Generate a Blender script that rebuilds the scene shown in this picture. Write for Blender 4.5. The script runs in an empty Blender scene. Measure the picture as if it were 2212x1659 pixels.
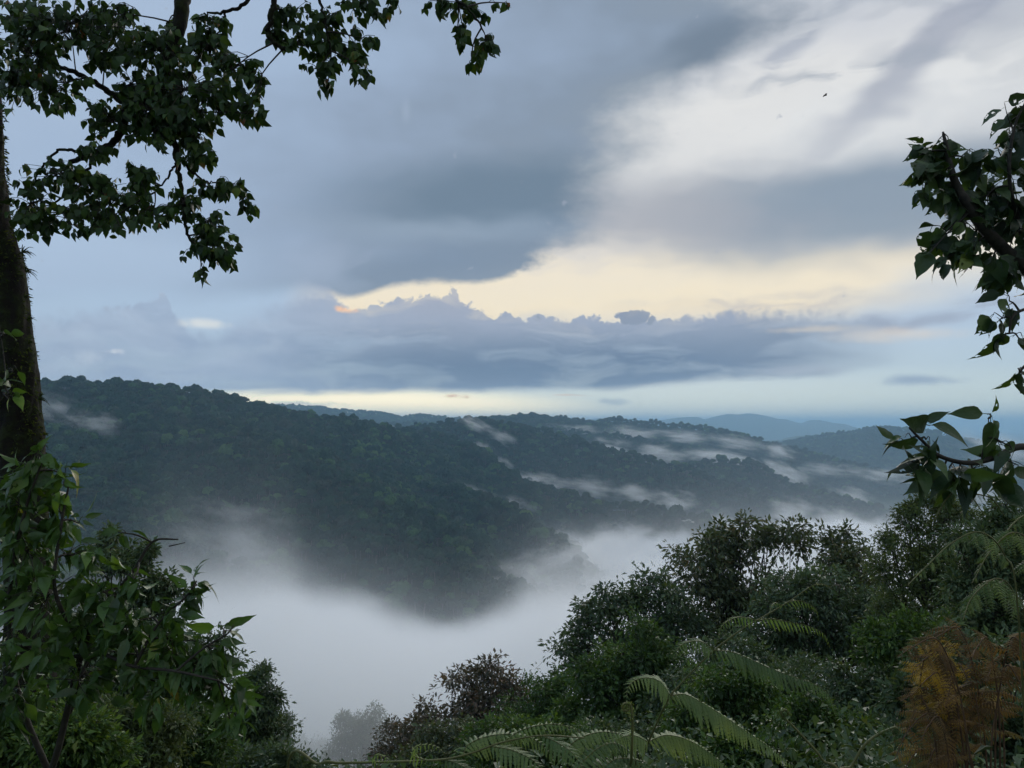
import bpy, math, random
import numpy as np
from mathutils import Vector, Matrix

SC = bpy.context.scene
COL = SC.collection
random.seed(7)
RNG = np.random.default_rng(7)
R = math.radians

# ------------------------------------------------------------------ camera
FPX = 1662.0                      # focal length for a 2212 px wide frame
PITCH = R(3.0)
cam_d = bpy.data.cameras.new('camera')
cam_d.sensor_width = 36.0
cam_d.lens = 36.0 * FPX / 2212.0
cam_d.clip_start = 0.05
cam_d.clip_end = 200000.0
cam = bpy.data.objects.new('camera', cam_d)
COL.objects.link(cam)
cam.location = (0, 0, 0)
cam.rotation_euler = (math.pi / 2 + PITCH, 0, 0)
SC.camera = cam


def direction(u, v):
    """world direction (y = 1 before the pitch) for a point of the 2212 x 1659 view"""
    x = (u - 1106.0) / FPX
    z = (829.5 - v) / FPX
    c, s = math.cos(PITCH), math.sin(PITCH)
    return Vector((x, c - s * z, s + c * z))


def at(u, v, depth):
    d = direction(u, v)
    return d * (depth / d.y)


def az_el(u, v):
    d = direction(u, v).normalized()
    return math.atan2(d.x, d.y), math.asin(d.z)


def lin(r, g, b):
    f = lambda c: (c / 255 / 12.92) if c / 255 <= 0.04045 else ((c / 255 + 0.055) / 1.055) ** 2.4
    return (f(r), f(g), f(b), 1.0)


# ------------------------------------------------------------------ render settings
vs = SC.view_settings
vs.view_transform = 'Standard'
vs.look = 'None'
vs.exposure = 0.0
vs.gamma = 1.0
cy = SC.cycles
cy.max_bounces = 10
cy.diffuse_bounces = 3
cy.glossy_bounces = 2
cy.transmission_bounces = 3
cy.transparent_max_bounces = 6
cy.volume_bounces = 7
cy.volume_step_rate = 1.0
cy.volume_max_steps = 256
cy.use_adaptive_sampling = True
cy.adaptive_threshold = 0.03
cy.use_denoising = True
cy.caustics_reflective = False
cy.caustics_refractive = False
cy.sample_clamp_indirect = 4.0
SC.render.threads_mode = 'AUTO'

# ------------------------------------------------------------------ sky
SUN_AZ, SUN_EL = R(12.0), R(22.0)          # behind the cream break in the clouds
world = bpy.data.worlds.new('World')
SC.world = world
world.use_nodes = True
NT = world.node_tree
NT.nodes.clear()


class G:
    """small helper that writes shader maths as nodes"""
    def __init__(self, nt):
        self.nt = nt

    def put(self, sock, v):
        if isinstance(v, bpy.types.NodeSocket):
            self.nt.links.new(v, sock)
        elif v is not None:
            sock.default_value = v

    def m(self, op, a, b=None, c=None, clamp=False):
        n = self.nt.nodes.new('ShaderNodeMath')
        n.operation = op
        n.use_clamp = clamp
        self.put(n.inputs[0], a)
        self.put(n.inputs[1], b)
        self.put(n.inputs[2], c)
        return n.outputs[0]

    def add(self, a, b): return self.m('ADD', a, b)
    def sub(self, a, b): return self.m('SUBTRACT', a, b)
    def mul(self, a, b): return self.m('MULTIPLY', a, b)
    def div(self, a, b): return self.m('DIVIDE', a, b)
    def mx(self, a, b): return self.m('MAXIMUM', a, b)
    def mn(self, a, b): return self.m('MINIMUM', a, b)

    def ss(self, x, lo, hi, a=0.0, b=1.0):
        n = self.nt.nodes.new('ShaderNodeMapRange')
        n.interpolation_type = 'SMOOTHSTEP'
        for i, v in enumerate((x, lo, hi, a, b)):
            self.put(n.inputs[i], v)
        return n.outputs[0]

    def curve(self, x, pts, smooth=True):
        n = self.nt.nodes.new('ShaderNodeFloatCurve')
        c = n.mapping.curves[0]
        pts = sorted(pts)
        while len(c.points) < len(pts):
            c.points.new(0.5, 0.5)
        for p, q in zip(c.points, pts):
            p.location = q
            p.handle_type = 'AUTO_CLAMPED' if smooth else 'VECTOR'
        n.mapping.use_clip = False
        n.mapping.extend = 'HORIZONTAL'
        n.mapping.update()
        self.put(n.inputs['Value'], x)
        return n.outputs[0]

    def noise(self, vec, scale, detail=4.0, rough=0.55, dist=0.0):
        n = self.nt.nodes.new('ShaderNodeTexNoise')
        self.put(n.inputs['Vector'], vec)
        n.inputs['Scale'].default_value = scale
        n.inputs['Detail'].default_value = detail
        n.inputs['Roughness'].default_value = rough
        n.inputs['Distortion'].default_value = dist
        n.noise_dimensions = '2D'
        return n.outputs[0]

    def xyz(self, a, b, c):
        n = self.nt.nodes.new('ShaderNodeCombineXYZ')
        for i, v in enumerate((a, b, c)):
            self.put(n.inputs[i], v)
        return n.outputs[0]

    def split(self, v):
        n = self.nt.nodes.new('ShaderNodeSeparateXYZ')
        self.put(n.inputs[0], v)
        return n.outputs

    def mix(self, f, a, b):
        n = self.nt.nodes.new('ShaderNodeMix')
        n.data_type = 'RGBA'
        self.put(n.inputs[0], f)
        self.put(n.inputs[6], a)
        self.put(n.inputs[7], b)
        return n.outputs[2]

    def ramp(self, f, stops, interp='LINEAR'):
        n = self.nt.nodes.new('ShaderNodeValToRGB')
        cr = n.color_ramp
        cr.interpolation = interp
        while len(cr.elements) < len(stops):
            cr.elements.new(0.5)
        for e, (p, c) in zip(cr.elements, sorted(stops, key=lambda t: t[0])):
            e.position = p
            e.color = c
        self.put(n.inputs[0], f)
        return n.outputs[0]


g = G(NT)
geo = NT.nodes.new('ShaderNodeTexCoord')
DIR = geo.outputs['Generated']
sx, sy, sz = g.split(DIR)
# azimuth from straight ahead; mirrored behind the viewer so that the sky has no seam
AZ0 = g.m('ARCTAN2', sx, g.mx(g.m('ABSOLUTE', sy), 0.0001))
EL0 = g.m('ARCSINE', g.m('MINIMUM', g.mx(sz, -0.2), 0.9999))

# wind-drawn warping of the cloud field
def vmath(op, a, b):
    n = NT.nodes.new('ShaderNodeVectorMath')
    n.operation = op
    g.put(n.inputs[0], a)
    g.put(n.inputs[1], b)
    return n.outputs[0]


def nvec(vec, scale, detail, rough=0.5):
    n = NT.nodes.new('ShaderNodeTexNoise')
    g.put(n.inputs['Vector'], vec)
    n.inputs['Scale'].default_value = scale
    n.inputs['Detail'].default_value = detail
    n.inputs['Roughness'].default_value = rough
    n.noise_dimensions = '2D'
    return n.outputs['Color']


V0 = g.xyz(AZ0, EL0, 0.0)
Vs = g.xyz(AZ0, g.mul(EL0, 2.0), 0.0)
wb = vmath('SUBTRACT', nvec(Vs, 8.0, 2, 0.62), (0.5, 0.5, 0.5))
V1 = vmath('ADD', V0, vmath('MULTIPLY', wb, (0.12, 0.035, 0.0)))
V1s = vmath('MULTIPLY', V1, (1.0, 2.4, 1.0))
_, EL, _ = g.split(V1)
EMAX, AMAX = 0.60, 0.80


def en(e): return e / EMAX
def an(a): return (a + AMAX) / (2 * AMAX)


EN0 = g.div(EL0, EMAX)
AN0 = g.div(g.add(AZ0, AMAX), 2 * AMAX)


def ev(v): return az_el(1106, v)[1]
def au(u, v): return az_el(u, v)[0]


_shear = {}


def sheared(vec, rot):
    k = (id(vec), rot)
    if k not in _shear:
        x, y, z = g.split(vec)
        _shear[k] = (vec, g.xyz(x, g.add(y, g.mul(x, -math.tan(rot))), 0.0))
    return _shear[k][1]


def blob(u, v, su, sv, rot=0.0, vec=None):
    """soft elliptical patch of cloud, size in view pixels, leaning by rot"""
    a0, e0 = az_el(u, v)
    vec = V1 if vec is None else vec
    if rot:
        rot = min((-0.1, 0.07, 0.25, 0.55), key=lambda r: abs(r - rot))
        vec = sheared(vec, rot)
        e0 -= math.tan(rot) * a0
    n = NT.nodes.new('ShaderNodeVectorMath')
    n.operation = 'MULTIPLY_ADD'
    g.put(n.inputs[0], vec)
    fx, fy = FPX / su, FPX / sv
    n.inputs[1].default_value = (fx, fy, 0)
    n.inputs[2].default_value = (-a0 * fx, -e0 * fy, 0)
    t = NT.nodes.new('ShaderNodeTexGradient')
    t.gradient_type = 'SPHERICAL'
    NT.links.new(n.outputs[0], t.inputs[0])
    return t.outputs['Fac']


def dab(col, c, k, *a, lo=0.0, hi=0.75, vec=None, extra=None):
    """lay a patch of colour c, strength k, over col"""
    m = g.ss(blob(*a, vec=vec), lo, hi, 0.0, k)
    if extra is not None:
        m = g.mul(m, extra)
    return g.mix(m, col, lin(*c))


# clear air behind the clouds: physical sky at low sun
sky = NT.nodes.new('ShaderNodeTexSky')
sky.sky_type = 'NISHITA'
sky.sun_disc = False
sky.sun_elevation = SUN_EL
sky.sun_rotation = SUN_AZ
sky.altitude = 1800
sky.air_density = 1.0
sky.dust_density = 2.0
sky.ozone_density = 2.0
clear = vmath('MULTIPLY', sky.outputs[0], (0.10, 0.10, 0.10))

# thin veil under everything (pale blue, cream towards the sunset horizon)
veil = g.ramp(EN0, [(en(ev(v)), lin(*c)) for v, c in (
    (916, (224, 234, 222)), (870, (214, 227, 221)), (800, (182, 201, 214)),
    (720, (178, 197, 218)), (600, (176, 198, 222)), (300, (165, 183, 210)), (0, (165, 182, 208)))])
col = g.mix(0.88, clear, veil)
glow = g.ss(blob(790, 893, 600, 66, 0.0, vec=V0), 0.0, 0.6, 0.0, 0.97)
col = g.mix(glow, col, (1.90, 1.62, 1.02, 1.0))      # clear strip of sunset sky under the clouds

# bright high sheet on the right: cream low down, white above, with grey folds
n_hi = g.noise(V1s, 9.0, 3, 0.58)
n_st = g.noise(vmath('MULTIPLY', V1, (1.0, 5.0, 1.0)), 8.0, 4, 0.55)
sheet = g.ramp(g.div(g.add(EL, g.mul(g.sub(n_st, 0.5), 0.04)), EMAX), [(en(ev(v)), lin(*c)) for v, c in (
    (730, (246, 228, 196)), (660, (252, 238, 210)), (590, (248, 236, 213)), (548, (228, 222, 213)), (500, (196, 196, 199)),
    (410, (182, 186, 193)), (340, (208, 210, 213)), (250, (226, 227, 227)), (150, (209, 212, 218)), (0, (200, 205, 214)))])
fold = g.mul(g.ss(n_hi, 0.40, 0.64), g.ss(EL, ev(520), ev(360), 0.0, 0.42))
sheet = g.mix(fold, sheet, lin(158, 167, 181))
sheet = dab(sheet, (138, 154, 171), 0.9, 1900, 435, 600, 150, 0.06)
sheet = dab(sheet, (172, 174, 182), 0.6, 1480, 475, 330, 100, -0.12)
sheet = dab(sheet, (230, 230, 229), 0.9, 1590, 255, 420, 130, 0.22)
sheet = dab(sheet, (230, 232, 233), 0.7, 1960, 240, 420, 110, 0.08)
sheet = dab(sheet, (156, 163, 180), 0.7, 2030, 95, 330, 70, 0.55)
sheet = dab(sheet, (160, 169, 182), 0.7, 1850, 152, 330, 22, 0.0, extra=g.ss(n_st, 0.38, 0.60))
sheet = dab(sheet, (162, 170, 186), 0.7, 1740, 75, 170, 40, 0.55, extra=g.ss(n_st, 0.38, 0.62))
m_sheet = g.mul(g.mul(g.ss(EL, ev(738), ev(668)), g.ss(AZ0, au(600, 660), au(760, 660))), g.ss(blob(2330, 730, 720, 210, 0.1), 0.0, 0.6, 1.0, 0.06))
col = g.mix(m_sheet, col, sheet)

# dull streaks in the cream
s_k = g.ss(n_st, 0.30, 0.68)
col = dab(col, (172, 172, 184), 0.6, 1640, 652, 420, 30, 0.0, extra=s_k, hi=1.0)
col = dab(col, (158, 166, 184), 0.8, 2040, 674, 300, 32, 0.08, extra=s_k)

# dark blue-grey deck on the left, its edge running down from the top
edge = g.curve(EN0, [(en(ev(v)), an(au(u, v))) for u, v in (
    (1500, -60), (1560, 0), (1640, 40), (1690, 90), (1650, 140), (1480, 185), (1400, 240), (1345, 320), (1300, 400), (1262, 490), (1215, 540), (1130, 585), (1060, 612), (900, 640), (700, 690))])
e_n = g.noise(Vs, 11.0, 5, 0.6)
dist = g.add(g.sub(edge, AN0), g.mul(g.sub(e_n, 0.5), 0.075))
soft = g.ss(EL0, ev(620), ev(430), 0.008, 0.05)
m_deck = g.ss(dist, g.mul(soft, -1.0), soft)
bott = g.curve(AN0, [(an(au(u, 640)), en(ev(v))) for u, v in (
    (-300, 720), (0, 705), (300, 690), (500, 680), (650, 662), (745, 654), (800, 645), (860, 632), (900, 624), (945, 620), (1000, 621), (1050, 615), (1100, 604), (1300, 590))])
bsoft = g.ss(AZ0, au(620, 650), au(760, 650), 0.055, 0.020)
m_deck = g.mul(m_deck, g.ss(g.add(g.sub(EN0, bott), g.mul(g.sub(e_n, 0.5), 0.03)), 0.0, bsoft))
n_dk = g.add(g.split(wb)[0], 0.5)
deck = g.ramp(g.add(dist, g.mul(g.sub(n_dk, 0.5), 0.16)), [
    (0.0, lin(140, 153, 168)), (0.10, lin(138, 153, 172)), (0.22, lin(150, 167, 190)), (0.36, lin(164, 184, 210)), (0.6, lin(172, 191, 216))])
deck = dab(deck, (112, 131, 150), 0.95, 1110, 425, 560, 120, 0.05)
deck = dab(deck, (124, 142, 164), 0.6, 1000, 565, 520, 85, 0.25, hi=1.0)
deck = dab(deck, (160, 176, 195), 0.55, 960, 490, 480, 48, 0.0, hi=1.0)
deck = dab(deck, (116, 131, 148), 0.9, 1570, 105, 240, 80, 0.25)
deck = dab(deck, (178, 198, 222), 0.8, 150, 570, 560, 150, 0.0)
deck = dab(deck, (190, 206, 225), 0.2, 877, 240, 16, 34, 0.0, hi=1.0, vec=V0)
deck = dab(deck, (170, 184, 206), 0.45, 690, 590, 90, 95, 0.25, hi=1.0)
deck = dab(deck, (150, 165, 186), 0.5, 780, 560, 60, 22, 0.45)
col = g.mix(m_deck, col, deck)

# cumulus bank low across the view: knobbly top, flat base
top_px = [(-400, 700), (0, 716), (80, 722), (180, 708), (270, 690), (330, 668), (355, 660), (372, 690), (395, 712), (430, 735),
          (465, 735), (490, 716), (540, 690), (600, 668), (640, 640), (690, 625), (718, 640), (735, 668), (770, 674),
          (800, 664), (830, 660), (855, 646), (880, 651), (905, 642), (930, 636), (955, 641), (975, 632), (990, 644), (1015, 660),
          (1040, 668), (1065, 686), (1080, 687), (1100, 670), (1117, 690), (1150, 690), (1180, 684), (1230, 692), (1265, 684),
          (1325, 695), (1370, 692), (1420, 692), (1500, 690), (1600, 682), (1700, 688), (1800, 692), (1900, 708), (2000, 760), (2100, 830), (2500, 850)]
curve1 = g.curve(AN0, [(an(au(u, 680)), en(ev(v))) for u, v in top_px[:26]])
curve2 = g.curve(AN0, [(an(au(u, 680)), en(ev(v))) for u, v in top_px[25:]])
half = g.m('GREATER_THAN', AZ0, au(top_px[25][0], 680))
topc = g.add(g.mul(curve1, g.sub(1.0, half)), g.mul(curve2, half))
b1 = g.noise(V0, 48.0, 4, 0.5)
bil = g.m('ABSOLUTE', g.sub(g.mul(b1, 2.0), 1.0))
ragged = g.mul(g.sub(bil, 0.16), 0.036)
crisp = g.curve(AN0, [(an(au(u, 680)), s) for u, s in (
    (0, 0.040), (250, 0.012), (360, 0.008), (450, 0.03), (600, 0.05), (700, 0.03), (740, 0.008), (900, 0.005), (1420, 0.005), (1560, 0.016), (1800, 0.03), (2000, 0.05))])
m_cu = g.ss(g.add(g.sub(topc, EN0), ragged), g.mul(crisp, -0.6), crisp)
lone = g.ss(g.add(blob(1372, 686, 56, 26, 0.0, vec=V0), g.mul(bil, 0.75)), 0.38, 0.56)
base = g.curve(AN0, [(an(au(u, 850)), en(ev(v))) for u, v in (
    (-300, 858), (0, 858), (300, 856), (500, 858), (700, 855), (900, 849), (1100, 849), (1300, 845), (1450, 832), (1650, 826), (1800, 824), (2000, 800), (2400, 790))])
n_ba = n_st
m_ba = g.ss(g.add(g.sub(EN0, base), g.mul(g.sub(n_ba, 0.5), 0.02)), -0.006, 0.016)
m_rt = g.curve(AN0, [(an(au(u, 750)), s) for u, s in ((-400, 0.85), (1450, 1.0), (1600, 0.95), (1780, 0.62), (1900, 0.26), (2050, 0.0), (2400, 0.0))])
m_rt = g.m('MULTIPLY', m_rt, g.add(0.72, g.mul(g.sub(n_st, 0.3), 1.4)), clamp=True)
m_bank = g.mul(g.mx(m_cu, lone), g.mul(m_ba, m_rt))
n_bk = g.noise(V1s, 14.0, 5, 0.6)
hgt = g.div(g.sub(EN0, en(ev(860))), en(ev(640)) - en(ev(860)))
bank = g.ramp(g.add(hgt, g.mul(g.sub(n_bk, 0.5), 0.16)), [
    (0.0, lin(152, 168, 187)), (0.09, lin(134, 150, 172)), (0.30, lin(118, 135, 160)), (0.52, lin(134, 149, 171)), (0.75, lin(162, 172, 191)), (1.0, lin(170, 176, 192))])
left = g.ss(AZ0, au(1000, 760), au(420, 760), 0.0, 0.9)
bank = g.mix(left, bank, g.ramp(n_bk, [(0.30, lin(160, 177, 202)), (0.70, lin(180, 195, 215))]))
bank = dab(bank, (108, 127, 153), 0.7, 1230, 795, 720, 62, 0.0)
bank = g.mix(g.ss(AZ0, au(1400, 760), au(1800, 760), 0.0, 0.35), bank, lin(142, 154, 172))
bank = g.mix(g.mul(lone, 0.7), bank, lin(136, 147, 166))
col = g.mix(m_bank, col, bank)

# small lit clouds and slits
V2 = vmath('ADD', V0, g.xyz(g.mul(g.sub(b1, 0.5), 0.05), g.mul(g.sub(n_bk, 0.5), 0.012), 0.0))
for (u, v, su, sv, c, k) in ((978, 858, 30, 6.5, (253, 208, 160), 0.95), (1232, 855, 52, 4, (240, 210, 182), 0.8),
                             (742, 668, 26, 9, (254, 205, 165), 0.9), (440, 700, 62, 15, (228, 231, 230), 0.9),
                             (248, 762, 26, 8, (222, 226, 233), 0.7), (190, 775, 44, 24, (192, 204, 219), 0.8),
                             (1985, 822, 90, 15, (150, 167, 190), 0.8), (1320, 868, 60, 12, (160, 176, 190), 0.6),
                             (640, 872, 140, 8, (176, 186, 198), 0.6), (1930, 722, 170, 20, (232, 218, 202), 0.6),
                             (1760, 712, 130, 12, (228, 214, 194), 0.5), (1720, 800, 130, 20, (178, 184, 198), 0.5)):
    col = dab(col, c, k, u, v, su, sv, 0.0, vec=V2, lo=0.0, hi=0.95)

bg = NT.nodes.new('ShaderNodeBackground')
NT.links.new(col, bg.inputs[0])
bg.inputs[1].default_value = 1.0
out = NT.nodes.new('ShaderNodeOutputWorld')
NT.links.new(bg.outputs[0], out.inputs[0])
world.cycles.sampling_method = 'MANUAL'
world.cycles.sample_map_resolution = 512

# ------------------------------------------------------------------ sun (veiled by cloud)
sun_d = bpy.data.lights.new('sun', 'SUN')
sun_d.energy = 1.5
sun_d.angle = R(40)
sun_d.color = (1.0, 0.94, 0.85)
sun = bpy.data.objects.new('sun', sun_d)
COL.objects.link(sun)
sdir = Vector((math.sin(SUN_AZ) * math.cos(SUN_EL), math.cos(SUN_AZ) * math.cos(SUN_EL), math.sin(SUN_EL)))
sun.rotation_euler = (-sdir).to_track_quat('-Z', 'Y').to_euler()

# ------------------------------------------------------------------ helpers
def tag(o, label=None, cat=None, group=None, kind=None):
    if label: o['label'] = label
    if cat: o['category'] = cat
    if group: o['group'] = group
    if kind: o['kind'] = kind
    return o


def mesh_np(name, verts, faces_flat, counts, mat_index=None, smooth=False, uvs=None):
    """mesh from numpy arrays; faces_flat: vertex indices, counts: loops per face"""
    me = bpy.data.meshes.new(name)
    verts = np.asarray(verts, np.float32).reshape(-1, 3)
    faces_flat = np.asarray(faces_flat, np.int32).ravel()
    counts = np.asarray(counts, np.int32).ravel()
    me.vertices.add(len(verts))
    me.vertices.foreach_set('co', verts.ravel())
    me.loops.add(len(faces_flat))
    me.loops.foreach_set('vertex_index', faces_flat)
    me.polygons.add(len(counts))
    starts = np.concatenate(([0], np.cumsum(counts)[:-1])).astype(np.int32)
    me.polygons.foreach_set('loop_start', starts)
    if mat_index is not None:
        me.polygons.foreach_set('material_index', np.asarray(mat_index, np.int32))
    me.update(calc_edges=True)
    if smooth:
        me.polygons.foreach_set('use_smooth', np.ones(len(counts), bool))
    return me


def link(name, me, mat=None, parent=None, loc=None):
    o = bpy.data.objects.new(name, me)
    COL.objects.link(o)
    if mat is not None and me is not None and len(me.materials) == 0:
        me.materials.append(mat)
    if parent is not None:
        o.parent = parent
    if loc is not None:
        o.location = loc
    return o


def empty(name, loc=(0, 0, 0)):
    o = bpy.data.objects.new(name, None)
    COL.objects.link(o)
    o.location = loc
    o.empty_display_size = 0.2
    return o


# value noise in numpy
def _hash(ix, iy, seed):
    h = (ix * 374761393 + iy * 668265263 + seed * 974634541) & 0xFFFFFFFF
    h = ((h ^ (h >> 13)) * 1274126177) & 0xFFFFFFFF
    return ((h ^ (h >> 16)) & 0xFFFF) / 65535.0


def vnoise(x, y, seed=0):
    xi, yi = np.floor(x).astype(np.int64), np.floor(y).astype(np.int64)
    fx, fy = x - xi, y - yi
    fx = fx * fx * (3 - 2 * fx)
    fy = fy * fy * (3 - 2 * fy)
    a = _hash(xi, yi, seed); b = _hash(xi + 1, yi, seed)
    c = _hash(xi, yi + 1, seed); d = _hash(xi + 1, yi + 1, seed)
    return (a * (1 - fx) + b * fx) * (1 - fy) + (c * (1 - fx) + d * fx) * fy


def fbm(x, y, octaves=4, seed=0):
    s = 0.0; a = 0.5
    for i in range(octaves):
        s = s + a * vnoise(x * 2 ** i, y * 2 ** i, seed + i * 17)
        a *= 0.5
    return s / (1 - 0.5 ** octaves)


# ------------------------------------------------------------------ materials
def new_mat(name):
    m = bpy.data.materials.new(name)
    m.use_nodes = True
    m.node_tree.nodes.clear()
    return m


def leaf_mat(name, stops, rough=0.45, trans=0.25, spec=0.5, scale=3.0, random='object', veins=False, bump=0.0):
    """leaf: colour varies from piece to piece and across a piece; some light passes through"""
    m = new_mat(name)
    nt = m.node_tree
    h = G(nt)
    tc = nt.nodes.new('ShaderNodeTexCoord')
    if random == 'object':
        oi = nt.nodes.new('ShaderNodeObjectInfo')
        rnd = oi.outputs['Random']
    else:                                   # per face island
        gi = nt.nodes.new('ShaderNodeNewGeometry')
        rnd = gi.outputs['Random Per Island']
    gp = nt.nodes.new('ShaderNodeNewGeometry')
    nz = nt.nodes.new('ShaderNodeTexNoise')
    nz.inputs['Scale'].default_value = scale
    nz.inputs['Detail'].default_value = 3
    nt.links.new(gp.outputs['Position'], nz.inputs['Vector'])
    f = h.add(h.mul(rnd, 0.72), h.mul(h.sub(nz.outputs[0], 0.5), 1.0))
    f = h.add(f, 0.14)
    colr = h.ramp(f, [(p, (c[0], c[1], c[2], 1)) for p, c in stops])
    pr = nt.nodes.new('ShaderNodeBsdfPrincipled')
    nt.links.new(colr, pr.inputs['Base Color'])
    pr.inputs['Roughness'].default_value = rough
    pr.inputs['Specular IOR Level'].default_value = spec
    if bump:
        n2 = nt.nodes.new('ShaderNodeTexNoise')
        n2.inputs['Scale'].default_value = bump
        nt.links.new(gp.outputs['Position'], n2.inputs['Vector'])
        bp = nt.nodes.new('ShaderNodeBump')
        bp.inputs['Strength'].default_value = 0.4
        bp.inputs['Distance'].default_value = 0.01
        nt.links.new(n2.outputs[0], bp.inputs['Height'])
        nt.links.new(bp.outputs[0], pr.inputs['Normal'])
    tr = nt.nodes.new('ShaderNodeBsdfTranslucent')
    mx = nt.nodes.new('ShaderNodeMix')
    mx.data_type = 'RGBA'
    mx.blend_type = 'MULTIPLY'
    mx.inputs[0].default_value = 1.0
    nt.links.new(colr, mx.inputs[6])
    mx.inputs[7].default_value = (1.5, 1.35, 0.5, 1)
    nt.links.new(mx.outputs[2], tr.inputs[0])
    ms = nt.nodes.new('ShaderNodeMixShader')
    ms.inputs[0].default_value = trans
    nt.links.new(pr.outputs[0], ms.inputs[1])
    nt.links.new(tr.outputs[0], ms.inputs[2])
    o = nt.nodes.new('ShaderNodeOutputMaterial')
    nt.links.new(ms.outputs[0], o.inputs[0])
    return m


def rough_mat(name, stops, scale=8.0, rough=0.9, bump=0.5, dist=0.02, detail=6, wetness=0.3):
    m = new_mat(name)
    nt = m.node_tree
    h = G(nt)
    gp = nt.nodes.new('ShaderNodeTexCoord')
    nz = nt.nodes.new('ShaderNodeTexNoise')
    nz.inputs['Scale'].default_value = scale
    nz.inputs['Detail'].default_value = detail
    nz.inputs['Roughness'].default_value = 0.65
    nt.links.new(gp.outputs['Object'], nz.inputs['Vector'])
    colr = h.ramp(nz.outputs[0], [(p, (c[0], c[1], c[2], 1)) for p, c in stops])
    pr = nt.nodes.new('ShaderNodeBsdfPrincipled')
    nt.links.new(colr, pr.inputs['Base Color'])
    pr.inputs['Roughness'].default_value = rough
    pr.inputs['Specular IOR Level'].default_value = wetness
    if bump:
        bp = nt.nodes.new('ShaderNodeBump')
        bp.inputs['Strength'].default_value = bump
        bp.inputs['Distance'].default_value = dist
        nt.links.new(nz.outputs[0], bp.inputs['Height'])
        nt.links.new(bp.outputs[0], pr.inputs['Normal'])
    o = nt.nodes.new('ShaderNodeOutputMaterial')
    nt.links.new(pr.outputs[0], o.inputs[0])
    return m


M = {}
M['ground'] = rough_mat('forest_floor', [(0.3, (0.016, 0.024, 0.010)), (0.55, (0.035, 0.055, 0.020)), (0.75, (0.05, 0.06, 0.028))], 0.05, 1.0, 0.0, detail=10, wetness=0.1)
M['bark'] = rough_mat('wet_bark', [(0.3, (0.012, 0.010, 0.008)), (0.55, (0.035, 0.030, 0.024)), (0.75, (0.075, 0.07, 0.06))], 14.0, 0.7, 0.8, 0.02)
M['canopy'] = leaf_mat('forest_canopy_leaves', [(0.0, (0.012, 0.034, 0.022)), (0.28, (0.020, 0.058, 0.032)), (0.52, (0.030, 0.074, 0.040)),
                                                (0.70, (0.046, 0.064, 0.044)), (0.84, (0.056, 0.130, 0.048)), (1.0, (0.105, 0.185, 0.060))], 0.8, 0.12, 0.2, 0.012)

# ------------------------------------------------------------------ terrain
def pts(lst, drop=0.0):
    out = []
    for u, v, d in lst:
        p = at(u, v, d)
        out.append((p.x, p.y, p.z - drop))
    return np.array(out)


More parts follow.
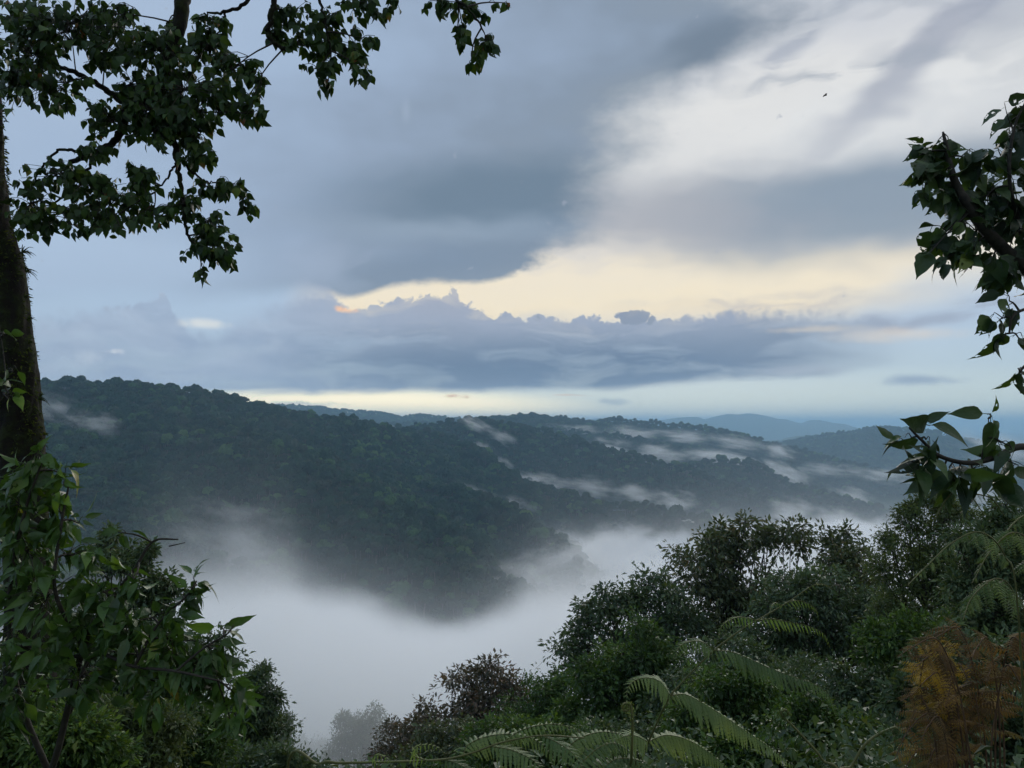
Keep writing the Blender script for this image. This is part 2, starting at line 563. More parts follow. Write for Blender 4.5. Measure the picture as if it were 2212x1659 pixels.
CR = 17.0      # height of the forest over the ground
RIDGES = [     # (crest points as (u, v, metres ahead), side slope, rounding)
    ('left_hill', pts([(-500, 900, 1500), (-200, 845, 1500), (0, 832, 1480), (120, 822, 1480), (290, 826, 1500), (420, 842, 1540), (520, 872, 1600),
                       (620, 888, 1650), (740, 906, 1720), (800, 930, 1760), (900, 985, 1800)], CR), 0.36, 50),
    ('left_hill', pts([(300, 870, 1430), (450, 905, 1300), (600, 960, 1150), (720, 1030, 1020), (830, 1100, 920), (930, 1190, 830), (1000, 1290, 760)], CR), 0.50, 45),
    ('left_hill', pts([(100, 900, 1350), (160, 960, 1150), (230, 1040, 980), (320, 1130, 850), (400, 1230, 760)], CR), 0.40, 60),
    ('left_hill', pts([(740, 915, 1710), (800, 965, 1560), (847, 1008, 1440), (884, 1022, 1380), (924, 1044, 1320), (984, 1055, 1260), (1037, 1072, 1210),
                       (1104, 1100, 1140), (1180, 1150, 1060), (1220, 1230, 940)], CR), 0.95, 16),
    ('middle_ridge', pts([(800, 930, 1900), (870, 926, 1950), (930, 935, 1900), (991, 950, 1820), (1024, 966, 1760), (1050, 984, 1700), (1071, 1006, 1640), (1114, 1024, 1590),
                          (1127, 1042, 1550), (1204, 1057, 1500), (1237, 1073, 1470), (1310, 1082, 1430), (1404, 1085, 1400), (1500, 1110, 1340), (1600, 1150, 1280), (1700, 1200, 1220)], CR), 0.85, 18),
    ('middle_ridge', pts([(870, 925, 2350), (937, 915, 2350), (984, 907, 2330), (1027, 903, 2300), (1077, 909, 2260), (1130, 920, 2220), (1170, 926, 2190), (1237, 946, 2140),
                          (1304, 966, 2090), (1370, 978, 2060), (1437, 996, 2030), (1490, 1010, 2000), (1560, 1040, 1950), (1650, 1070, 1880), (1750, 1110, 1800)], CR), 0.70, 24),
    ('middle_ridge', pts([(1440, 1020, 2450), (1501, 997, 2420), (1564, 990, 2400), (1621, 994, 2380), (1674, 1033, 2300), (1774, 1060, 2230), (1874, 1088, 2160), (1960, 1115, 2100), (2100, 1160, 2000)], CR), 0.70, 24),
    ('far_ridge', pts([(1000, 915, 3500), (1050, 902, 3450), (1110, 899, 3420), (1140, 895, 3400), (1207, 903, 3400), (1250, 908, 3420), (1300, 915, 3450)], CR), 0.30, 50),
    ('far_ridge', pts([(1260, 914, 3800), (1300, 907, 3750), (1317, 903, 3720), (1370, 907, 3700), (1426, 912, 3680), (1475, 918, 3650), (1530, 923, 3600), (1590, 935, 3500),
                       (1650, 953, 3400), (1708, 966, 3350), (1780, 985, 3250), (1880, 1010, 3150), (2000, 1040, 3050), (2212, 1075, 2900)], CR), 0.55, 34),
    ('far_ridge', pts([(1190, 965, 3000), (1240, 945, 2980), (1300, 938, 2960), (1345, 938, 2950), (1400, 952, 2930), (1470, 968, 2900), (1560, 985, 2880), (1680, 1000, 2850)], CR), 0.60, 26),
    ('right_hill', pts([(1700, 985, 5200), (1726, 962, 5150), (1775, 946, 5100), (1841, 932, 5050), (1908, 922, 5000), (1975, 926, 5000), (2041, 940, 5000), (2130, 946, 5000), (2250, 958, 5000), (2500, 980, 5000)], CR), 0.22, 80),
    ('right_hill', pts([(1560, 1030, 3900), (1800, 1035, 3700), (2000, 1020, 3600), (2150, 1000, 3500), (2300, 990, 3400)], CR), 0.2, 80),
    ('blue_ridge', pts([(300, 860, 5600), (500, 868, 5600), (612, 874, 5500), (670, 879, 5500), (737, 887, 5500), (804, 892, 5500), (871, 903, 5500), (907, 898, 5500), (990, 906, 5500), (1080, 925, 5500)], 10), 0.25, 80),
    ('blue_ridge', pts([(700, 905, 4400), (800, 917, 4300), (900, 913, 4300), (1000, 916, 4300)], CR), 0.25, 80),
    ('mountains', pts([(1250, 909, 15000), (1320, 901, 15000), (1428, 901, 14500), (1475, 895, 14500), (1530, 896, 14500), (1585, 892, 14500), (1603, 894, 14500), (1618, 891, 14500),
                       (1650, 897, 14500), (1685, 902, 14500), (1734, 922, 14500), (1758, 907, 14200), (1790, 909, 14200), (1825, 929, 14000), (1900, 945, 13000)], 0), 0.22, 30),
    ('mountains', pts([(1150, 918, 17000), (1230, 911, 17000), (1262, 914, 17000), (1300, 918, 17000)], 0), 0.22, 60),
    ('mountains', pts([(1640, 958, 8600), (1690, 945, 8600), (1730, 940, 8600), (1775, 945, 8600), (1820, 965, 8600)], 0), 0.22, 60),
]
FLOOR = -300.0


def smax(a, b, k):
    h = np.clip(0.5 + 0.5 * (a - b) / k, 0, 1)
    return b * (1 - h) + a * h + k * h * (1 - h)


def terrain(x, y):
    r = np.hypot(x, y) + 1e-6
    az = np.degrees(np.arctan2(x, y))
    # the hillside we stand on
    s = np.interp(az, [-180, -60, -36, -18, -6, 4, 14, 24, 36, 60, 180], [0.0, 0.18, 0.36, 0.46, 0.50, 0.47, 0.41, 0.35, 0.28, 0.12, 0.0])
    near = -1.75 - s * np.maximum(r - 2.2, 0) * (1 - 0.25 * np.clip(r / 600, 0, 1))
    near = near + (fbm(x / 9 + 3, y / 9, 3, 5) - 0.5) * 1.6 * np.clip((r - 4) / 20, 0, 1) + (fbm(x / 60, y / 60, 3, 9) - 0.5) * 16 * np.clip((r - 40) / 100, 0, 1)
    z = np.maximum(near, FLOOR)
    hill = np.full_like(z, FLOOR - 80 * np.clip((r - 2500) / 3000, 0, 1))
    gull = (fbm(x / 330, y / 330, 4, 21) - 0.5)
    gl2 = np.abs(fbm(x / 150 + 9, y / 150, 3, 33) - 0.5)
    for name, P, sl, rd in RIDGES:
        best = np.full_like(z, -1e9)
        dmin = np.full_like(z, 1e9)
        for p, q in zip(P[:-1], P[1:]):
            dx, dy = q[0] - p[0], q[1] - p[1]
            L2 = dx * dx + dy * dy
            t = np.clip(((x - p[0]) * dx + (y - p[1]) * dy) / L2, 0, 1)
            d = np.hypot(x - p[0] - t * dx, y - p[1] - t * dy)
            zc = p[2] + t * (q[2] - p[2])
            hh = zc - sl * (np.sqrt(d * d + rd * rd) - rd)
            best = np.maximum(best, hh)
            dmin = np.minimum(dmin, d)
        far = 1.0 if name not in ('mountains',) else 3.0
        fade = np.clip(dmin / 160, 0, 1)
        best = best + fade * (gull * 46 * far - gl2 * 40)
        hill = smax(hill, best, 14.0)
    out = smax(np.where(r < 900, z, np.minimum(z, FLOOR)), hill, 12.0)
    w = np.clip((r - 250) / 200, 0, 1)
    return z * (1 - w) + out * w


def build_terrain():
    az = np.concatenate([np.arange(-180, -44, 4.0), np.arange(-44, 44.01, 0.20), np.arange(48, 179.9, 4.0)])
    rr = np.concatenate([[0.6, 1.2, 2.0], np.geomspace(2.6, 9000, 400), np.geomspace(9300, 70000, 46)])
    A, RR = np.meshgrid(np.radians(az), rr, indexing='ij')
    X, Y = np.sin(A) * RR, np.cos(A) * RR
    Z = terrain(X, Y)
    n, m = X.shape
    V = np.stack([X, Y, Z], -1).reshape(-1, 3)
    i, j = np.meshgrid(np.arange(n), np.arange(m - 1), indexing='ij')
    i2 = (i + 1) % n
    F = np.stack([i * m + j, i * m + j + 1, i2 * m + j + 1, i2 * m + j], -1).reshape(-1, 4)
    V = np.vstack([V, [[0, 0, -1.75]]])
    c = len(V) - 1
    k = np.arange(n)
    T = np.stack([np.full(n, c), k * m, ((k + 1) % n) * m], -1)
    me = mesh_np('ground', V, np.concatenate([F.ravel(), T.ravel()]), np.concatenate([np.full(len(F), 4), np.full(n, 3)]), smooth=True)
    o = link('ground', me, M['ground'])
    tag(o, 'forested mountain ground falling away into the misty valley and rising to the hills', kind='structure')
    return az, rr, X, Y, Z


TAZ, TRR, TX, TY, TZ = build_terrain()

# ------------------------------------------------------------------ forest on the hills
def crown_mesh(name, seed, n=620, umbrella=0.5):
    """a tree crown of leaf clumps on rounded lobes, unit radius about 1, with a trunk below"""
    rg = np.random.default_rng(seed)
    lobes = []
    for k in range(rg.integers(6, 10)):
        a = rg.uniform(0, 6.283)
        q = rg.uniform(0.1, 0.72) if k else 0.0
        lobes.append((q * math.cos(a), q * math.sin(a), rg.uniform(-0.15, 0.25) + (0.35 - 0.35 * q) * (1.6 - umbrella), rg.uniform(0.30, 0.52)))
    V, F = [], []
    per = n // len(lobes)
    for lx, ly, lz, lr in lobes:
        d = rg.normal(size=(per, 3))
        d[:, 2] = np.abs(d[:, 2]) * 0.9 - 0.25
        d /= np.linalg.norm(d, axis=1)[:, None]
        c = np.array([lx, ly, lz]) + d * lr * rg.uniform(0.75, 1.08, (per, 1)) * np.array([1, 1, 0.75])
        nrm = d + rg.normal(size=(per, 3)) * 0.55
        nrm /= np.linalg.norm(nrm, axis=1)[:, None]
        t = np.cross(nrm, rg.normal(size=(per, 3)))
        t /= np.linalg.norm(t, axis=1)[:, None] + 1e-9
        b = np.cross(nrm, t)
        sz = rg.uniform(0.08, 0.16, (per, 1))
        q = np.stack([c + t * sz, c + b * sz * 0.8, c - t * sz, c - b * sz * 0.8], 1)
        V.append(q.reshape(-1, 3))
    V = np.vstack(V)
    nq = len(V) // 4
    F = np.arange(nq * 4)
    counts = np.full(nq, 4)
    # trunk
    base = len(V)
    ring = []
    for zz, rad in ((-2.2, 0.055), (0.25, 0.03)):
        for k in range(5):
            ring.append((rad * math.cos(k * 1.2566), rad * math.sin(k * 1.2566), zz))
    V = np.vstack([V, ring])
    tf = []
    for k in range(5):
        tf += [base + k, base + (k + 1) % 5, base + 5 + (k + 1) % 5, base + 5 + k]
    F = np.concatenate([F, tf])
    mi = np.concatenate([np.zeros(nq), np.ones(5)])
    counts = np.concatenate([counts, np.full(5, 4)])
    me = mesh_np(name, V, F, counts, mi)
    me.materials.append(M['canopy'])
    me.materials.append(M['pale_trunk'])
    return me


M['pale_trunk'] = rough_mat('pale_trunk', [(0.3, (0.06, 0.055, 0.05)), (0.7, (0.16, 0.15, 0.14))], 6.0, 0.9, 0.0)
crown_col = bpy.data.collections.new('crown_shapes')          # source shapes only, not in the scene
for i in range(7):
    crown_col.objects.link(bpy.data.objects.new('crown_shape', crown_mesh('crown_shape', 100 + i, 620, umbrella=(0.2, 0.5, 0.9)[i % 3])))


def scatter_group():
    ng = bpy.data.node_groups.new('forest_scatter', 'GeometryNodeTree')
    ng.interface.new_socket('Geometry', in_out='INPUT', socket_type='NodeSocketGeometry')
    ng.interface.new_socket('Geometry', in_out='OUTPUT', socket_type='NodeSocketGeometry')
    N = ng.nodes
    gi, go = N.new('NodeGroupInput'), N.new('NodeGroupOutput')
    ci = N.new('GeometryNodeCollectionInfo')
    ci.inputs['Collection'].default_value = crown_col
    ci.inputs['Separate Children'].default_value = True
    ci.inputs['Reset Children'].default_value = True
    ip = N.new('GeometryNodeInstanceOnPoints')
    ip.inputs['Pick Instance'].default_value = True
    av, ar, ai = (N.new('GeometryNodeInputNamedAttribute') for _ in range(3))
    av.data_type = 'FLOAT_VECTOR'; av.inputs[0].default_value = 'csize'
    ar.data_type = 'FLOAT_VECTOR'; ar.inputs[0].default_value = 'crot'
    ai.data_type = 'INT'; ai.inputs[0].default_value = 'kind'
    L = ng.links.new
    L(gi.outputs[0], ip.inputs['Points'])
    L(ci.outputs[0], ip.inputs['Instance'])
    L(ai.outputs['Attribute'], ip.inputs['Instance Index'])
    L(ar.outputs['Attribute'], ip.inputs['Rotation'])
    L(av.outputs['Attribute'], ip.inputs['Scale'])
    L(ip.outputs[0], go.inputs[0])
    return ng


SCATTER = scatter_group()


def visible_cells(height=18.0, rmin=560, rmax=5600, azmax=37.5):
    ele = np.arctan2(TZ + height, TRR[None, :])
    runmax = np.maximum.accumulate(np.where(TRR[None, :] > 300, np.arctan2(TZ + 4, TRR[None, :]), -9), axis=1)
    prev = np.concatenate([np.full((len(TAZ), 1), -9), runmax[:, :-1]], 1)
    vis = ele >= prev - 0.002
    vis &= (TRR[None, :] > rmin) & (TRR[None, :] < rmax) & (np.abs(TAZ)[:, None] < azmax)
    return vis


def scatter_forest():
    vis = visible_cells()
    ii, jj = np.nonzero(vis)
    keep = (ii < len(TAZ) - 1) & (jj < len(TRR) - 1)
    ii, jj = ii[keep], jj[keep]
    area = np.radians(0.20) * TRR[jj] * (TRR[jj + 1] - TRR[jj])
    dens = np.interp(TRR[jj], [350, 1500, 2500, 5600], [1 / 70, 1 / 85, 1 / 130, 1 / 260])
    lam = area * dens
    cnt = RNG.poisson(lam)
    ii, jj = np.repeat(ii, cnt), np.repeat(jj, cnt)
    a = np.radians(TAZ[ii] + RNG.uniform(0, 0.20, len(ii)))
    r = TRR[jj] + RNG.uniform(0, 1, len(jj)) * (TRR[jj + 1] - TRR[jj])
    x, y = np.sin(a) * r, np.cos(a) * r
    z = terrain(x, y)
    ok = z > -285
    x, y, z, r, a = x[ok], y[ok], z[ok], r[ok], a[ok]
    size = RNG.lognormal(0, 0.42, len(x)) * np.interp(r, [350, 1500, 2500, 5600], [6.6, 7.0, 8.0, 10.5])
    size = np.where(RNG.random(len(x)) < 0.04, size * 1.5, size)
    size = np.clip(size, 2.6, 16)
    hgt = RNG.uniform(2, 11, len(x)) + size * 0.35
    P = np.stack([x, y, z + hgt], -1)
    S = np.stack([size, size, size * RNG.uniform(0.8, 1.4, len(x))], -1)
    Rt = np.stack([RNG.uniform(-0.12, 0.12, len(x)), RNG.uniform(-0.12, 0.12, len(x)), RNG.uniform(0, 6.28, len(x))], -1)
    K = RNG.integers(0, 7, len(x))
    print('forest crowns', len(x))
    azd = np.degrees(a)
    split = np.where(r > 2650, 2, np.where((r > 1790) | ((azd > 1.0) & (r > 1200)), 1, 0))
    for k, lab in ((0, 'dense dark green rainforest canopy covering the large hill on the left'),
                   (1, 'dark rainforest canopy on the middle ridges with mist between them'),
                   (2, 'bluish far forest on the distant ridges and the right hill')):
        s = split == k
        me = bpy.data.meshes.new('forest')
        me.vertices.add(int(s.sum()))
        me.vertices.foreach_set('co', P[s].astype(np.float32).ravel())
        for nm, arr in (('csize', S), ('crot', Rt)):
            at_ = me.attributes.new(nm, 'FLOAT_VECTOR', 'POINT')
            at_.data.foreach_set('vector', arr[s].astype(np.float32).ravel())
        at_ = me.attributes.new('kind', 'INT', 'POINT')
        at_.data.foreach_set('value', K[s].astype(np.int32))
        o = link('forest', me)
        md = o.modifiers.new('scatter', 'NODES')
        md.node_group = SCATTER
        tag(o, lab, 'forest', kind='stuff')


scatter_forest()

# ------------------------------------------------------------------ air: haze, valley fog and mist
def box_mesh(name, lo, hi):
    x0, y0, z0 = lo; x1, y1, z1 = hi
    v = [(x0, y0, z0), (x1, y0, z0), (x1, y1, z0), (x0, y1, z0), (x0, y0, z1), (x1, y0, z1), (x1, y1, z1), (x0, y1, z1)]
    f = [(3, 2, 1, 0), (4, 5, 6, 7), (0, 1, 5, 4), (1, 2, 6, 5), (2, 3, 7, 6), (3, 0, 4, 7)]
    me = bpy.data.meshes.new(name)
    me.from_pydata(v, [], f)
    me.update()
    return me


def haze():
    m = new_mat('haze_air')
    nt = m.node_tree
    v = nt.nodes.new('ShaderNodeVolumePrincipled')
    v.inputs['Color'].default_value = (0.46, 0.75, 1.0, 1)
    v.inputs['Density'].default_value = 0.00010
    v.inputs['Anisotropy'].default_value = 0.15
    o = nt.nodes.new('ShaderNodeOutputMaterial')
    nt.links.new(v.outputs[0], o.inputs['Volume'])
    top = float(TZ.max()) + 40.0
    ob = link('haze', box_mesh('haze', (-71000, -71000, float(TZ.min()) - 2), (71000, 71000, top)), m)
    tag(ob, 'pale blue haze filling the air between the hills', 'haze', kind='stuff')


haze()


def mist_mat(name, dens, nscale, lo, hi, kind, step, stretch=(1, 1, 1), power=1.0):
    m = new_mat(name)
    nt = m.node_tree
    h = G(nt)
    tc = nt.nodes.new('ShaderNodeTexCoord')
    gp = nt.nodes.new('ShaderNodeNewGeometry')
    mp = nt.nodes.new('ShaderNodeMapping')
    mp.inputs['Scale'].default_value = stretch
    if kind == 'patch':
        oi = nt.nodes.new('ShaderNodeObjectInfo')
        sh = nt.nodes.new('ShaderNodeVectorMath')
        sh.operation = 'ADD'
        nt.links.new(tc.outputs['Object'], sh.inputs[0])
        nt.links.new(h.xyz(h.mul(oi.outputs['Random'], 37.0), h.mul(oi.outputs['Random'], 91.0), 0.0), sh.inputs[1])
        nt.links.new(sh.outputs[0], mp.inputs[0])
    else:
        nt.links.new(gp.outputs['Position'], mp.inputs[0])
    nz = nt.nodes.new('ShaderNodeTexNoise')
    nz.inputs['Scale'].default_value = nscale
    nz.inputs['Detail'].default_value = 3.0 if kind == 'patch' else 3.5
    nz.inputs['Roughness'].default_value = 0.6 if kind == 'patch' else 0.66
    nt.links.new(mp.outputs[0], nz.inputs['Vector'])
    n = nz.outputs[0]
    if kind == 'patch':                       # fades to nothing at the rim of its ellipsoid
        ln = nt.nodes.new('ShaderNodeVectorMath')
        ln.operation = 'LENGTH'
        nt.links.new(tc.outputs['Object'], ln.inputs[0])
        fall = h.m('SUBTRACT', 1.0, ln.outputs['Value'], clamp=True)
        d = h.ss(h.add(h.mul(fall, 0.9), h.mul(h.sub(n, 0.5), 2.4)), lo, hi, 0.0, dens)
        d = h.mul(d, h.ss(fall, 0.0, 0.45))
    else:                                     # sea of fog: below an uneven top
        x, y, z = h.split(gp.outputs['Position'])
        dn = h.m('SQRT', h.add(h.mul(x, x), h.mul(y, y)))
        top = kind(h, x, y, dn)
        amp = h.ss(dn, 60.0, 560.0, 14.0, 112.0)
        q = h.add(h.sub(top, z), h.mul(h.sub(n, 0.5), amp))
        d = h.ss(q, lo, hi, 0.0, dens)
        d = h.mx(d, h.ss(q, lo - 30.0, lo + 8.0, 0.0, dens * 0.028))
        d = h.mul(d, h.ss(dn, 75.0, 235.0))
    v = nt.nodes.new('ShaderNodeVolumePrincipled')
    v.inputs['Color'].default_value = (0.952, 0.976, 1.0, 1)
    v.inputs['Anisotropy'].default_value = 0.35
    nt.links.new(d, v.inputs['Density'])
    o = nt.nodes.new('ShaderNodeOutputMaterial')
    nt.links.new(v.outputs[0], o.inputs['Volume'])
    m.cycles.volume_step_rate = step
    return m


def fog_top(h, x, y, dn):
    # a level sea of fog, banked up on the left and climbing the slope we stand on
    az = h.div(x, h.mx(y, 1.0))
    c = h.curve(h.add(h.mul(az, 0.8), 0.5), [(0.5 + 0.8 * (u - 1106) / FPX, s) for u, s in (
        (0, 0.52), (250, 0.58), (420, 0.66), (560, 0.66), (700, 0.58), (850, 0.51), (980, 0.47), (1080, 0.52), (1180, 0.60), (1300, 0.63), (1450, 0.65), (1700, 0.68), (2212, 0.66))])
    near = h.mul(h.mx(h.sub(760.0, dn), 0.0), 0.27)
    return h.add(h.add(h.mul(c, 130.0), -260.0), near)


fog = link('fog', box_mesh('fog', (-800, 70, -290), (950, 1500, 10)), mist_mat('valley_fog', 0.024, 0.0095, 0.0, 32.0, fog_top, 0.28, (1, 1, 1.6)))
tag(fog, 'thick white fog filling the valley below the left hill', 'fog', kind='stuff')

import bmesh
bm = bmesh.new()
bmesh.ops.create_icosphere(bm, subdivisions=3, radius=1.0)
mist_me = bpy.data.meshes.new('mist')
bm.to_mesh(mist_me)
bm.free()
MISTM = {}


def mist(u0, v0, u1, v1, d0, d1, thick, deep, dens, label, lo=0.22, hi=1.30):
    """a drift of mist lying between two points of the view, thick metres high, deep metres along the view"""
    a, b = at(u0, v0, d0), at(u1, v1, d1)
    c = (a + b) / 2
    ax = (b - a)
    L = ax.length / 2
    xax = ax.normalized()
    zax = (Vector((0, 0, 1)) - xax * xax.z).normalized()
    yax = zax.cross(xax)
    key = (dens, lo, hi)
    if key not in MISTM:
        MISTM[key] = mist_mat('drifting_mist', dens, 1.0, lo, hi, 'patch', 0.5, (1.7, 2.0, 2.6))
    me = mist_me.copy()
    o = link('mist', me, MISTM[key])
    o.matrix_world = Matrix((( xax.x * L, yax.x * deep, zax.x * thick, c.x), (xax.y * L, yax.y * deep, zax.y * thick, c.y), (xax.z * L, yax.z * deep, zax.z * thick, c.z), (0, 0, 0, 1)))
    tag(o, label, 'mist', 'drifts of mist on the hills', 'stuff')


def mist_chain(P, thick, deep, dens, label):
    """a long drift: overlapping lengths of mist along points (u, v, metres ahead)"""
    for (u0, v0, d0), (u1, v1, d1) in zip(P[:-1], P[1:]):
        e = 0.35
        mist(u0 - (u1 - u0) * e, v0 - (v1 - v0) * e, u1 + (u1 - u0) * e, v1 + (v1 - v0) * e, d0, d1, thick, deep, dens, label)


mist(60, 845, 190, 935, 1300, 1240, 34, 60, 0.021, 'small wisp of mist high on the left hill beside the trunk')
mist(140, 895, 270, 940, 1240, 1200, 30, 60, 0.022, 'lower small wisp of mist on the left hill')
mist_chain([(1000, 905, 2190), (1060, 930, 2120), (1110, 958, 2070)], 26, 60, 0.021, 'thin streak of mist running down from the middle hilltop')
mist_chain([(1022, 962, 1930), (1060, 995, 1890), (1105, 1030, 1850), (1170, 1050, 1830)], 34, 60, 0.022, 'streak of mist in the gully behind the dark middle spur')
mist_chain([(1130, 1035, 1850), (1230, 1050, 1810), (1330, 1062, 1780), (1420, 1075, 1750), (1500, 1088, 1720)], 42, 80, 0.018, 'long pale mist pooling in the hollow of the middle ridges')
mist_chain([(850, 1015, 1560), (900, 1035, 1520), (960, 1050, 1480)], 24, 50, 0.017, 'low mist streak between the two dark spurs')
mist_chain([(970, 1055, 1480), (1060, 1085, 1430), (1150, 1105, 1390)], 36, 60, 0.017, 'mist lying behind the nearest wooded spur')
mist_chain([(1180, 925, 3250), (1300, 934, 3220), (1420, 938, 3200), (1540, 948, 3150), (1640, 965, 3080), (1720, 985, 3000)], 46, 110, 0.014, 'long pale mist band under the far dark ridge')
mist_chain([(1270, 962, 2780), (1370, 978, 2740), (1480, 984, 2700), (1590, 990, 2660)], 56, 110, 0.017, 'bright mist bank behind the middle ridge crest')
mist_chain([(1540, 985, 2720), (1640, 1005, 2660), (1720, 1030, 2600)], 48, 110, 0.016, 'mist bank right of the small wooded knoll')
mist(1650, 990, 1770, 1060, 2650, 2500, 50, 90, 0.017, 'puff of mist over the dim right valley')
mist_chain([(1730, 1010, 3000), (1850, 1020, 2900), (1970, 1035, 2850)], 46, 110, 0.012, 'faint mist over the right valley floor')
mist(1770, 1045, 1930, 1110, 2400, 2300, 44, 80, 0.016, 'small puff of mist low in the right valley')
mist(2020, 930, 2320, 1030, 3300, 3100, 110, 140, 0.014, 'mist bank at the right behind the leafy sprig')
mist(1950, 1025, 2320, 1120, 2100, 1900, 70, 110, 0.013, 'mist in the valley behind the right trees')
mist(760, 920, 900, 934, 3700, 3700, 30, 140, 0.016, 'thin mist line in the notch beside the left hill')
mist_chain([(1660, 1100, 1600), (1760, 1120, 1520), (1860, 1150, 1450)], 50, 90, 0.017, 'mist puff rising above the valley fog behind the big tree')
mist(380, 1100, 660, 1230, 830, 760, 50, 80, 0.013, 'ragged plume of mist rising from the fog onto the left hill')
mist_chain([(1060, 1290, 800), (1150, 1235, 900), (1270, 1185, 1050), (1400, 1160, 1150)], 40, 80, 0.021, 'torn fringe of mist climbing right of the dark spur')

# ------------------------------------------------------------------ plant building blocks
def px(d, n=1.0):
    """metres covered by n view pixels at d metres ahead"""
    return n * d / FPX


def smooth_path(P, n):
    """Catmull-Rom through points, n samples"""
    P = [np.array(p, float) for p in P]
    if len(P) == 2:
        return np.array([P[0] * (1 - t) + P[1] * t for t in np.linspace(0, 1, n)])
    Q = [2 * P[0] - P[1]] + P + [2 * P[-1] - P[-2]]
    out = []
    segs = len(P) - 1
    for t in np.linspace(0, segs - 1e-6, n):
        k = int(t)
        f = t - k
        a, b, c, d = Q[k:k + 4]
        out.append(0.5 * (2 * b + (c - a) * f + (2 * a - 5 * b + 4 * c - d) * f * f + (3 * b - a - 3 * c + d) * f ** 3))
    return np.array(out)


class Geo:
    """collects tubes and leaves, then becomes one mesh"""
    def __init__(self):
        self.V, self.F, self.C, self.MI, self.n = [], [], [], [], 0

    def add(self, v, f, c, mi=0):
        v = np.asarray(v, float).reshape(-1, 3)
        f = np.asarray(f, int).ravel()
        c = np.asarray(c, int).ravel()
        self.V.append(v)
        self.F.append(f + self.n)
        self.C.append(c)
        self.MI.append(np.full(len(c), mi))
        self.n += len(v)

    def tube(self, path, r0, r1, seg=6, mi=0, lump=0.0, seed=0):
        path = np.asarray(path, float)
        n = len(path)
        T = np.gradient(path, axis=0)
        T /= np.linalg.norm(T, axis=1)[:, None] + 1e-12
        ref = np.array([0.31, 0.83, 0.47])
        A = np.cross(T, ref)
        A /= np.linalg.norm(A, axis=1)[:, None] + 1e-12
        B = np.cross(T, A)
        rad = np.linspace(r0, r1, n) if np.isscalar(r0) else np.asarray(r0)
        th = np.arange(seg) * 2 * math.pi / seg
        rr = rad[:, None] * np.ones((n, seg))
        if lump:
            ii, jj = np.meshgrid(np.arange(n), th, indexing='ij')
            rr = rr * (1 + lump * (fbm(np.cos(jj) * 2.1 + 5 + seed, ii * 0.22 + np.sin(jj) * 2.1, 4, 3 + seed) - 0.5) * 2)
        v = path[:, None, :] + rr[..., None] * (np.cos(th)[None, :, None] * A[:, None, :] + np.sin(th)[None, :, None] * B[:, None, :])
        i, j = np.meshgrid(np.arange(n - 1), np.arange(seg), indexing='ij')
        j2 = (j + 1) % seg
        f = np.stack([i * seg + j, i * seg + j2, (i + 1) * seg + j2, (i + 1) * seg + j], -1)
        self.add(v, f, np.full(f.shape[0] * f.shape[1], 4), mi)
        self.add(np.vstack([v[-1]]), np.arange(seg), [seg], mi)

    def diamonds(self, base, dirs, nrm, length, width, fold=0.25, mi=0):
        """simple folded leaves, one per row"""
        b = np.asarray(base, float)
        d = dirs / (np.linalg.norm(dirs, axis=1)[:, None] + 1e-12)
        s = np.cross(nrm, d)
        s /= np.linalg.norm(s, axis=1)[:, None] + 1e-12
        u = np.cross(d, s)
        L = np.asarray(length).reshape(-1, 1)
        W = np.asarray(width).reshape(-1, 1)
        mid = b + d * L * 0.45
        tip = b + d * L - u * L * 0.12
        l = mid + s * W * 0.5 + u * W * fold
        r = mid - s * W * 0.5 + u * W * fold
        v = np.stack([b, l, tip, r], 1).reshape(-1, 3)
        k = np.arange(len(b)) * 4
        f = np.stack([k, k + 1, k + 2, k, k + 2, k + 3], -1)
        self.add(v, f, np.full(2 * len(b), 3), mi)

    def stamp(self, me_v, me_f, me_c, mats, mi=0):
        """copies of a small mesh under 4x4 matrices"""
        mats = np.asarray(mats, float)
        v = np.einsum('nij,kj->nki', mats[:, :3, :3], me_v) + mats[:, None, :3, 3]
        k = len(me_v)
        f = (me_f[None, :] + np.arange(len(mats))[:, None] * k)
        self.add(v, f, np.tile(me_c, len(mats)), mi)

    def mesh(self, name, mats, smooth=False):
        me = mesh_np(name, np.vstack(self.V), np.concatenate(self.F), np.concatenate(self.C), np.concatenate(self.MI), smooth)
        for m in mats:
            me.materials.append(m)
        return me


